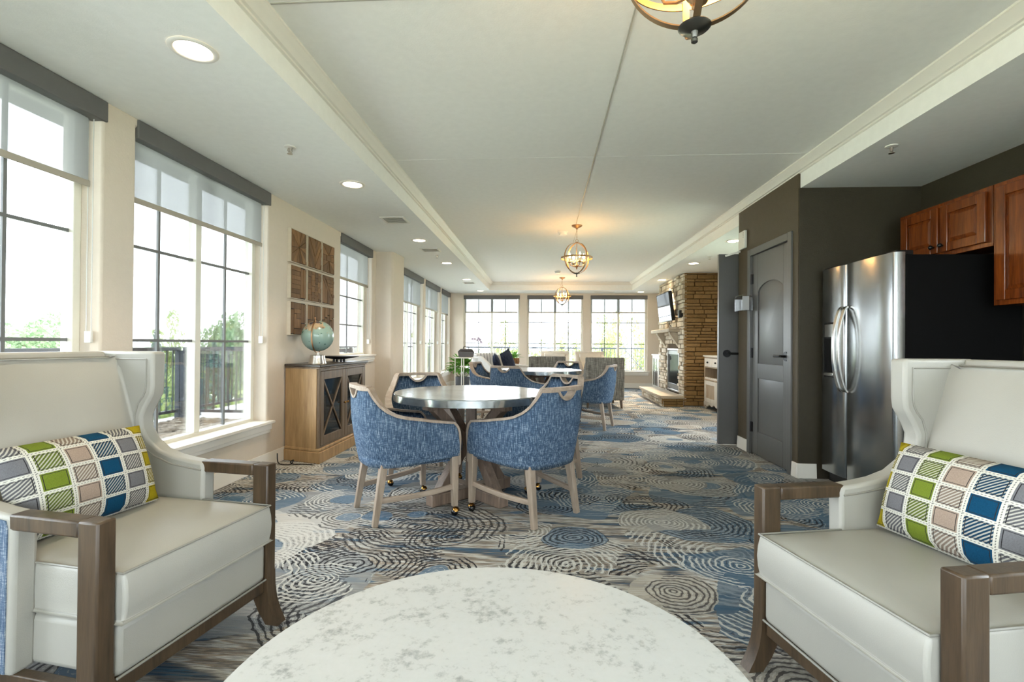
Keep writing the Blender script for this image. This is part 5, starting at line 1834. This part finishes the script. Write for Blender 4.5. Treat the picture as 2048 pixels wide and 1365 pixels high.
for k in range(2):
    a = y0 + 0.005 + k * 0.597
    c_ = a + 0.590
    d = MB()
    d.box(0.0, 0.02, a, a + 0.06, 0.065, 0.855).box(0.0, 0.02, c_ - 0.06, c_, 0.065, 0.855).box(0.0, 0.02, a + 0.06, c_ - 0.06, 0.79, 0.855).box(0.0, 0.02, a + 0.06, c_ - 0.06, 0.065, 0.13)
    do = obj('door', d, M['whitepaint'], wc, bevel=0.003)
    obj('door_glass', MB().box(0.008, 0.012, a + 0.058, c_ - 0.058, 0.128, 0.792), M['smokeglass'], do, smooth=0)
    for yy in (a + 0.21, a + 0.38):
        obj('glazing_bar', MB().box(0.002, 0.018, yy - 0.008, yy + 0.008, 0.13, 0.79), M['whitepaint'], do, smooth=0)
va = thing('pale_vase', 'pale footed vase on the white glass door cabinet', 'vase', (2.91, 11.82, 0.892))
obj('vase_body', MB().lathe([(0.05, 0.0), (0.035, 0.02), (0.03, 0.05), (0.09, 0.14), (0.105, 0.22), (0.07, 0.31), (0.045, 0.34), (0.06, 0.38), (0.05, 0.385), (0.001, 0.35)]), M['slab'], va)
obj('vase_handle', MB().tube(catmull([(0, -0.05, 0.34), (0, -0.13, 0.32), (0, -0.15, 0.24), (0, -0.10, 0.19)], 5), 0.008, 8), M['slab'], va)
obj('vase_handle', MB().tube(catmull([(0, 0.05, 0.34), (0, 0.13, 0.32), (0, 0.15, 0.24), (0, 0.10, 0.19)], 5), 0.008, 8), M['slab'], va)

# ------------------------------------------------------------------ lounge seats at the far end
def lounge(label, loc, rz, body, inner, group, w=0.68, h=0.88):
    o = thing('lounge_armchair', label, 'armchair', (*loc, 0), rz, group)
    hw = w / 2
    obj('back', MB().prism([(-0.40, 0.14), (-0.44, h), (-0.34, h), (-0.27, 0.14)], lambda u, v, t: (t, u, v), -hw, hw), body, o, bevel=0.02, seg=3)
    obj('inner_back', MB().prism([(-0.28, 0.42), (-0.345, h - 0.03), (-0.24, h - 0.06), (-0.16, 0.42)], lambda u, v, t: (t, u, v), -hw + 0.085, hw - 0.085), inner, o, bevel=0.03, seg=3)
    for s in (-1, 1):
        obj('arm', MB().prism([(-0.39, 0.14), (-0.36, h - 0.06), (-0.24, h - 0.12), (-0.12, 0.66), (0.34, 0.62), (0.36, 0.14)], lambda u, v, t: (t, u, v), s * (hw - 0.002), s * (hw - 0.085)), body, o, bevel=0.02, seg=3)
        for y in (-0.36, 0.32):
            obj('leg', MB().bar((s * (hw - 0.05), y, 0.15), (s * (hw - 0.04), y * 1.04, 0.0), 0.045, 0.045, w2=0.03, h2=0.03), M['armwood'], o, bevel=0.003)
    obj('seat_base', MB().box(-hw + 0.082, hw - 0.082, -0.30, 0.345, 0.14, 0.30), body, o, bevel=0.01)
    obj('seat_cushion', MB().box(-hw + 0.086, hw - 0.086, -0.22, 0.37, 0.302, 0.45), inner, o, bevel=0.035, seg=4)
    return o
g1, g2 = 'grey weave armchairs with their backs to the camera', 'cream armchairs at the far windows'
lounge('grey woven armchair on the right, its tall back to the camera', (1.06, 8.95), radians(4), M['greyweave'], M['cream'], g1, 0.68, 0.89)
lounge('grey woven armchair left of the other, its back behind the table', (0.10, 9.35), radians(-3), M['greyweave'], M['cream'], g1, 0.68, 0.89)
lounge('cream armchair by the far windows, behind the left grey one', (0.25, 11.0), radians(176), M['cream'], M['cream'], g2, 0.66, 0.96)
lounge('cream armchair by the far windows, behind the right grey one', (1.08, 10.75), radians(184), M['cream'], M['cream'], g2, 0.66, 0.96)

sf = thing('striped_sofa', 'white sofa with grey stripes at the far left', 'sofa', (-0.80, 10.30, 0), radians(-98))
L_ = 0.85
obj('back', MB().prism([(-0.46, 0.10), (-0.50, 0.86), (-0.46, 0.92), (-0.38, 0.92), (-0.28, 0.10)], lambda u, v, t: (t, u, v), -L_, L_), M['sofa'], sf, bevel=0.03, seg=3)
obj('seat_base', MB().box(-L_ + 0.14, L_ - 0.14, -0.30, 0.40, 0.10, 0.30), M['sofa'], sf, bevel=0.02)
for k in range(2):
    a = -L_ + 0.145 + k * 0.708
    obj('seat_cushion', MB().box(a, a + 0.70, -0.26, 0.42, 0.302, 0.46), M['sofa'], sf, bevel=0.04, seg=4)
for s in (-1, 1):
    obj('arm', MB().prism([(-0.44, 0.10), (-0.46, 0.88), (-0.30, 0.86), (-0.10, 0.68), (0.40, 0.62), (0.43, 0.10)], lambda u, v, t: (t, u, v), s * L_, s * (L_ - 0.14)), M['sofa'], sf, bevel=0.03, seg=3)
    for y in (-0.40, 0.36):
        obj('leg', MB().bar((s * (L_ - 0.08), y, 0.11), (s * (L_ - 0.08), y, 0.0), 0.05), M['armwood'], sf)
for k in range(6):
    x = -L_ + 0.24 + k * 0.243
    obj('stripe', MB().prism([(-0.385, 0.47), (-0.385, 0.915), (-0.376, 0.918), (-0.326, 0.47)], lambda u, v, t: (t, u, v), x - 0.02, x + 0.02), M['sofastripe'], sf, smooth=0)
def cushion(label, loc, rz, tilt, size, mat, roll=0.0):
    mb = MB()
    n = 10
    for side in (1, -1):
        rows = []
        for j in range(n + 1):
            r = []
            for i in range(n + 1):
                a, b = 2 * i / n - 1, 2 * j / n - 1
                p = max(0, 1 - abs(a) ** 2.4) ** 0.6 * max(0, 1 - abs(b) ** 2.4) ** 0.6
                pinch = 1 - 0.06 * (1 - a * a) * abs(b) - 0.06 * (1 - b * b) * abs(a)
                r.append((a * size / 2 * pinch, side * (0.075 * p + 0.001), b * size / 2 * pinch + size / 2))
            rows.append(r if side < 0 else r[::-1])
        mb.grid(rows)
    o = obj('throw_cushion', mb, mat, smooth=180)
    o.matrix_world = Matrix.Translation(loc) @ Matrix.Rotation(rz, 4, 'Z') @ Matrix.Rotation(tilt, 4, 'X') @ Matrix.Rotation(roll, 4, 'Y')
    tag(o, label, 'cushion', 'throw cushions on the sofa')
    return o
# sofa frame: local (x, y) -> world
def sfw(x, y, z):
    a = radians(-98)
    return (-0.80 + x * cos(a) - y * sin(a), 10.30 + x * sin(a) + y * cos(a), z)
cushion('plain navy cushion nearest on the striped sofa', sfw(0.44, -0.02, 0.48), radians(-98 + 12), radians(14), 0.46, M['navy'])
cushion('navy cushion standing on its corner in the middle of the sofa', sfw(-0.02, 0.14, 0.545), radians(-98 - 18), radians(16), 0.46, M['navy'], radians(16))
cushion('grey patterned cushion last on the striped sofa', sfw(-0.44, -0.02, 0.48), radians(-98), radians(14), 0.46, M['patt'])

# ------------------------------------------------------------------ white stand, tray, orchid, plants
ps = thing('sofa_stand', 'tall white metal stand with upright bars at the far left', 'stand', (-1.39, 8.75, 0), radians(-12))
hw, hd, hz = 0.17, 0.17, 0.87
obj('stand_top', MB().box(-hw, hw, -hd, hd, hz - 0.022, hz), M['whitepaint'], ps, bevel=0.004)
for sx, sy in ((-1, -1), (0.05, -1), (1, -1), (-1, 1), (1, 1)):
    obj('upright_bar', MB().box(sx * (hw - 0.012) - 0.007, sx * (hw - 0.012) + 0.007, sy * (hd - 0.012) - 0.007, sy * (hd - 0.012) + 0.007, 0.0, hz - 0.022), M['whitepaint'], ps, smooth=0)
obj('foot_frame', MB().box(-hw, hw, -hd, -hd + 0.02, 0.02, 0.04).box(-hw, hw, hd - 0.02, hd, 0.02, 0.04), M['whitepaint'], ps, smooth=0)
dt = thing('lidded_dish', 'dark lidded dish with an arched handle on the white stand', 'dish', (-1.40, 8.75, 0.87), radians(10))
obj('dish_body', MB().prism([(-0.13, 0.0), (0.13, 0.0), (0.15, 0.10), (0.14, 0.11), (-0.14, 0.11), (-0.15, 0.10)], lambda u, v, t: (u, t, v), -0.10, 0.10), M['darktray'], dt, bevel=0.015, seg=3)
obj('lid', MB().prism([(-0.14, 0.111), (0.14, 0.111), (0.10, 0.150), (-0.10, 0.150)], lambda u, v, t: (u, t, v), -0.095, 0.095), M['darktray'], dt, bevel=0.012, seg=3)
obj('handle', MB().tube(catmull([(-0.05, 0, 0.148), (-0.04, 0, 0.185), (0.04, 0, 0.185), (0.05, 0, 0.148)], 5), 0.008, 8), M['darktray'], dt)

def leaf(mb, base, d, length, width, droop, up=Vector((0, 0, 1))):
    """curved leaf blade with a mid fold"""
    base, d = Vector(base), Vector(d).normalized()
    s = d.cross(up)
    s = s.normalized() if s.length > 1e-3 else Vector((1, 0, 0))
    rows = []
    n = 5
    for k in range(n + 1):
        t = k / n
        c_ = base + d * (length * t) + Vector((0, 0, -droop * t * t))
        w = width * (sin(pi * min(1, 0.12 + t * 0.86)) ** 0.8) * (1 - 0.25 * t) / 2
        rows.append([c_ - s * w + Vector((0, 0, w * 0.25)), c_, c_ + s * w + Vector((0, 0, w * 0.25))])
    return mb.grid(rows)

oc = thing('potted_orchid', 'potted orchid with pale flowers beside the dark lidded dish', 'plant', (-1.51, 11.3, 0.74))
obj('pot', MB().lathe([(0.05, 0.0), (0.07, 0.10), (0.066, 0.105), (0.001, 0.09)]), M['pot'], oc)
for k in range(7):
    a = 2 * pi * k / 7 + 0.3
    obj('leaf', leaf(MB(), (0, 0, 0.09), (cos(a), sin(a), 0.55), 0.24, 0.075, 0.08), M['leafdark'], oc)
pts = catmull([(0, 0, 0.09), (0.01, 0, 0.28), (-0.02, -0.01, 0.40), (-0.12, -0.03, 0.42)], 6)
obj('flower_stem', MB().tube(pts, 0.004, 6), M['stem'], oc)
pts2 = catmull([(0, 0.01, 0.09), (0.04, 0.01, 0.26), (0.05, 0.01, 0.37), (0.0, 0.0, 0.43)], 6)
obj('flower_stem', MB().tube(pts2, 0.004, 6), M['stem'], oc)
for p in (pts[-1], pts[-4], pts[-7], pts2[-1], pts2[-4], pts2[-8]):
    mb = MB()
    for k in range(5):
        a = 2 * pi * k / 5
        leaf(mb, p, (cos(a) * 0.8, -0.5, sin(a) * 0.8), 0.045, 0.035, 0.0, Vector((0, 1, 0)))
    obj('flower', mb, M['petal'], oc)
oc.scale = (1.15, 1.15, 1.15)
st2 = thing('side_table', 'wooden pedestal side table under the orchid behind the sofa', 'table', (-1.51, 11.3, 0))
obj('table_top', MB().lathe([(0.12, 0.715), (0.125, 0.72), (0.125, 0.738), (0.001, 0.74)], seg=32), M['armwood'], st2)
obj('pedestal', MB().lathe([(0.11, 0.0), (0.11, 0.015), (0.03, 0.03), (0.025, 0.69), (0.06, 0.716)]), M['armwood'], st2)

fl_ = thing('floor_plant', 'leafy green plant in a dark pot on the floor behind the white stand', 'plant', (-1.74, 10.4, 0))
obj('pot', MB().lathe([(0.12, 0.0), (0.165, 0.36), (0.165, 0.40), (0.145, 0.40), (0.14, 0.36), (0.001, 0.35)], seg=32), M['pot'], fl_)
for k in range(150):
    a = k * 2.399
    el = -0.25 + 1.6 * rnd.random()
    d = Vector((cos(a) * cos(el), sin(a) * cos(el), sin(el)))
    b0 = Vector((0, 0, 0.58)) + d * rnd.uniform(0.10, 0.27)
    obj('leaf', leaf(MB(), b0, d + Vector((0, 0, 0.1)), rnd.uniform(0.13, 0.20), rnd.uniform(0.10, 0.14), 0.06), M['leaf'], fl_)
stm = MB()
for k in range(14):
    a = k * 2.399
    el = 0.5 + 0.9 * rnd.random()
    d = Vector((cos(a) * cos(el), sin(a) * cos(el), sin(el)))
    stm.tube([(0, 0, 0.34), Vector((0, 0, 0.36)) + d * 0.2, Vector((0, 0, 0.36)) + d * 0.42], 0.005, 5)
obj('stem', stm, M['stem'], fl_)

bp = thing('basket_plant', 'small green plant in a woven basket beyond the sofa cushions', 'plant', (-0.70, 11.85, 0.58))
obj('basket', MB().lathe([(0.10, 0.0), (0.13, 0.10), (0.125, 0.19), (0.115, 0.19), (0.11, 0.16), (0.001, 0.15)]), M['basket'], bp)
for k in range(26):
    a = k * 2.399
    el = 0.2 + 1.1 * rnd.random()
    d = Vector((cos(a) * cos(el), sin(a) * cos(el), sin(el)))
    obj('leaf', leaf(MB(), Vector((0, 0, 0.16)) + d * rnd.uniform(0.02, 0.13), d, rnd.uniform(0.12, 0.19), 0.06, 0.05), M['leaf'], bp)
et = thing('end_table', 'round end table under the basket plant at the far end', 'table', (-0.70, 11.85, 0))
obj('table_top', MB().lathe([(0.24, 0.55), (0.25, 0.556), (0.25, 0.576), (0.001, 0.58)], seg=36), M['armwood'], et)
obj('pedestal', MB().lathe([(0.18, 0.0), (0.18, 0.02), (0.04, 0.04), (0.035, 0.52), (0.10, 0.552)]), M['armwood'], et)

# ------------------------------------------------------------------ outside: roof deck, railing, gravel, trees
dk = MB()
dk.box(-5.6, XL - WT, -4.0, 15.6, -0.35, -0.03)
dk.box(XL - WT, 4.5, YF + WT, 15.6, -0.35, -0.03)
struct('ground_roof_deck', dk, M['deck'], smooth=0)
struct('ground_gravel_bed', MB().box(-5.3, -2.75, 3.5, 6.74, -0.032, -0.022), M['gravelbed'], smooth=0)
struct('ground_far_lawn', MB().box(-400, 400, -60, 500, -4.3, -4.0), M['grass'], smooth=0)
struct('trim_8', MB().box(-3.75, XL - WT - 0.005, -4.0, 13.5, 2.78, 2.95), M['eave'], smooth=0)
struct('trim_9', MB().box(-3.75, 5.0, 13.5, 14.0, 2.78, 2.95), M['eave'], smooth=0)

gm = MB()
ico = None
for k in range(2300):
    x = rnd.uniform(-5.25, -2.78)
    y = rnd.uniform(3.6, 6.70)
    r = rnd.uniform(0.022, 0.055)
    rr = [r * rnd.uniform(0.8, 1.2) for _ in range(8)]
    a0 = rnd.random() * 6.28
    vs = []
    for lv, (rad, zz) in enumerate(((0.75, -0.25), (1.0, 0.15), (0.6, 0.55))):
        for q in range(6):
            a = a0 + q * pi / 3 + lv * 0.3
            vs.append((x + cos(a) * rr[q] * rad * 1.25, y + sin(a) * rr[q] * rad, -0.022 + r * zz + 0.010 * (k % 3)))
    fs = [(i * 6 + q, i * 6 + (q + 1) % 6, (i + 1) * 6 + (q + 1) % 6, (i + 1) * 6 + q) for i in range(2) for q in range(6)] + [(12, 13, 14, 15, 16, 17)]
    gm.add(vs, fs)
gv = obj('roof_gravel', gm, M['gravel'], smooth=0)
tag(gv, 'pale river gravel covering the roof outside the left windows', 'gravel', kind='stuff')

def railing(name_label, a, b, x_at=None, posts=None):
    a, b = Vector((*a, -0.03)), Vector((*b, -0.03))
    d = (b - a)
    L = d.length
    d.normalize()
    o = thing('balcony_railing', name_label, 'railing', a, 0, 'dark railings round the roof deck')
    z = lambda h: Vector((0, 0, h))
    obj('top_rail', MB().bar(z(1.035), d * L + z(1.035), 0.06, 0.05), M['railing'], o, smooth=0)
    obj('bottom_rail', MB().bar(z(0.13), d * L + z(0.13), 0.04, 0.04), M['railing'], o, smooth=0)
    n = max(1, round(L / 2.2))
    for k in range(n + 1):
        p = d * (L * k / n)
        obj('post', MB().bar(p, p + z(1.01), 0.07, 0.07), M['railing'], o, smooth=0)
    me = None
    m_ = round(L / 0.117)
    for k in range(1, m_):
        p = d * (L * k / m_)
        if me is None:
            bo = obj('baluster', MB().bar(z(0.15), z(1.012), 0.016, 0.016), M['railing'], o, smooth=0)
            me = bo.data
            bo.location = p
        else:
            bo = bpy.data.objects.new('baluster', me)
            link(bo, o)
            bo.location = p
    if x_at:
        for s0, s1 in x_at:
            obj('cross_brace', MB().bar(d * s0 + z(0.16), d * s1 + z(1.0), 0.014, 0.02), M['railing'], o, smooth=0)
            obj('cross_brace', MB().bar(d * s1 + z(0.16), d * s0 + z(1.0), 0.014, 0.02), M['railing'], o, smooth=0)
    return o
railing('dark railing along the roof edge seen through the near left windows', (-5.35, 1.0), (-5.35, 6.8))
railing('dark railing crossing the gravel roof towards the house', (-5.27, 6.8), (-2.74, 6.8))
railing('dark railing along the roof edge past the pilaster', (-5.35, 7.2), (-5.35, 15.2))
railing('dark railing outside the three far end windows, with a crossed panel', (-5.27, 15.2), (4.2, 15.2), x_at=[(7.80, 8.54)])

def foliage(n, shape, size, seed):
    r = random.Random(seed)
    mb = MB()
    k = 0
    while k < n:
        p = shape(r)
        if p is None:
            continue
        k += 1
        c_ = Vector(p)
        a = Vector((r.gauss(0, 1), r.gauss(0, 1), r.gauss(0, 1))).normalized()
        b = a.orthogonal().normalized()
        t = a.cross(b)
        s = size * r.uniform(0.6, 1.3)
        mb.add([c_ - b * s, c_ + t * s * 0.55, c_ + b * s, c_ - t * s * 0.55], [(0, 1, 2, 3)])
    return mb
def blob_shape(clumps):
    def f(r):
        c_, rad = r.choice(clumps)
        v = Vector((r.gauss(0, 1), r.gauss(0, 1), r.gauss(0, 1))).normalized() * rad * (0.55 + 0.45 * r.random() ** 0.5)
        return (c_[0] + v.x, c_[1] + v.y, c_[2] + v.z * 0.85)
    return f
def cone_shape(h, rad):
    def f(r):
        t = r.random() ** 0.7
        rr = rad * t * (0.75 + 0.25 * abs(sin(t * 34))) * (0.6 + 0.4 * r.random() ** 0.5)
        a = r.random() * 2 * pi
        return (rr * cos(a), rr * sin(a), h * (1 - t) + 0.2)
    return f
def make_tree(kind, seed):
    r = random.Random(seed)
    o = thing('tree', 'x', 'tree')
    if kind == 'spruce':
        obj('foliage', foliage(3600, cone_shape(6.0, 1.5), 0.10, seed), M['tree_b'], o, smooth=0, recalc=False)
        obj('trunk', MB().tube([(0, 0, 0), (0, 0, 5.4)], 0.12, 7, r_end=0.02), M['bark'], o)
    else:
        cl = [((r.uniform(-1.4, 1.4), r.uniform(-1.4, 1.4), r.uniform(2.4, 5.2)), r.uniform(0.6, 1.1)) for _ in range(13)]
        if kind == 'spring':
            cl = [((r.uniform(-0.9, 0.9), r.uniform(-0.9, 0.9), r.uniform(1.6, 5.6)), r.uniform(0.45, 0.8)) for _ in range(13)]
        cnt = 5200 if kind == 'broad' else 2000
        obj('foliage', foliage(cnt, blob_shape(cl), 0.10, seed), M['tree_a'] if kind == 'broad' else M['tree_c'], o, smooth=0, recalc=False)
        tr = MB().tube([(0, 0, 0), (0.05, 0, 1.6), (0, 0.05, 3.6)], 0.13, 7, r_end=0.06)
        for c_, rad in cl:
            tr.tube([(0, 0.02, 1.8), (c_[0] * 0.5, c_[1] * 0.5, (c_[2] + 1.8) / 2 + 0.2), c_], 0.05, 5, r_end=0.015)
        obj('trunk', tr, M['bark'], o)
    return o
TR = {'broad': (make_tree('broad', 3), []), 'spruce': (make_tree('spruce', 5), []), 'spring': (make_tree('spring', 9), [])}
def tree(kind, px, Y, topz, width, label, base=-4.0):
    """px is a direction (pixels from the room's vanishing point at 17 mm), only used to lay trees out along sight lines"""
    src, used = TR[kind]
    x = (px - 1086) / 967 * Y
    o = place(src, used, (x, Y, base), rnd.random() * 6.28, label, 'trees beyond the roof')
    hs = (topz - base) / 6.0
    ws = width / {'broad': 4.6, 'spruce': 3.0, 'spring': 2.9}[kind]
    o.scale = (ws, ws, hs)
    return o
tree('broad', 10, 22, 2.75, 6.0, 'round dark green tree in the first left window')
tree('broad', 95, 34, 1.8, 7.0, 'distant low green tree in the first left window')
tree('spring', 289, 20, 2.5, 1.5, 'narrow olive tree at the left edge of the second window')
tree('spruce', 275, 16, 1.35, 2.4, 'bluish spruce low at the left edge of the second window')
tree('broad', 432, 20, 2.5, 3.0, 'round green tree in the middle of the second window')
tree('broad', 488, 17, 2.4, 2.6, 'round green tree at the right edge of the second window')
tree('spruce', 402, 13.5, 0.95, 2.6, 'blue spruce behind the railing balusters')
tree('spring', 452, 10.0, 0.35, 1.9, 'pale green shrub behind the railing, right of the blue spruce')
tree('spring', 340, 11.0, 0.5, 1.5, 'pale yellow green shrub behind the railing corner post')
tree('spring', 320, 22, 0.7, 3.2, 'pale shrub left of the railing corner post')
tree('broad', 375, 30, 1.0, 9.0, 'distant green thicket behind the spruce')
tree('spring', 1000, 34, 2.3, 1.8, 'pale spring tree in the left end window, shorter one')
tree('spring', 1024, 36, 3.0, 2.0, 'pale spring tree in the left end window, taller one')
tree('spring', 1132, 38, 2.6, 2.4, 'pale spring tree in the middle end window')
tree('spring', 1162, 42, 2.6, 2.2, 'faint spring tree at the right edge of the middle end window')
tree('spring', 1072, 44, 1.7, 1.8, 'low faint tree at the left of the middle end window')
tree('spring', 1204, 34, 3.2, 2.3, 'spring tree at the left of the right end window')
tree('spring', 1236, 42, 4.1, 3.0, 'tallest spring tree in the middle of the right end window')
tree('spring', 1272, 28, 2.7, 2.2, 'spring tree at the right of the right end window')
tree('spring', 1180, 60, 1.5, 5.0, 'faraway low tree between the middle and right end windows')
tree('spring', 860, 30, 2.0, 3.0, 'spring tree seen slantwise past the last left windows')

lp = thing('lamp_post', 'white lantern on a slim post among the trees outside the second window', 'lamp post', (-14.7, 22.0, -4.0))
obj('post', MB().tube([(0, 0, 0), (0, 0, 5.2)], 0.05, 8), M['railing'], lp)
obj('lantern', MB().lathe([(0.06, 5.2), (0.24, 5.45), (0.30, 6.0), (0.30, 6.25), (0.10, 6.4)], seg=12), M['lantern'], lp)
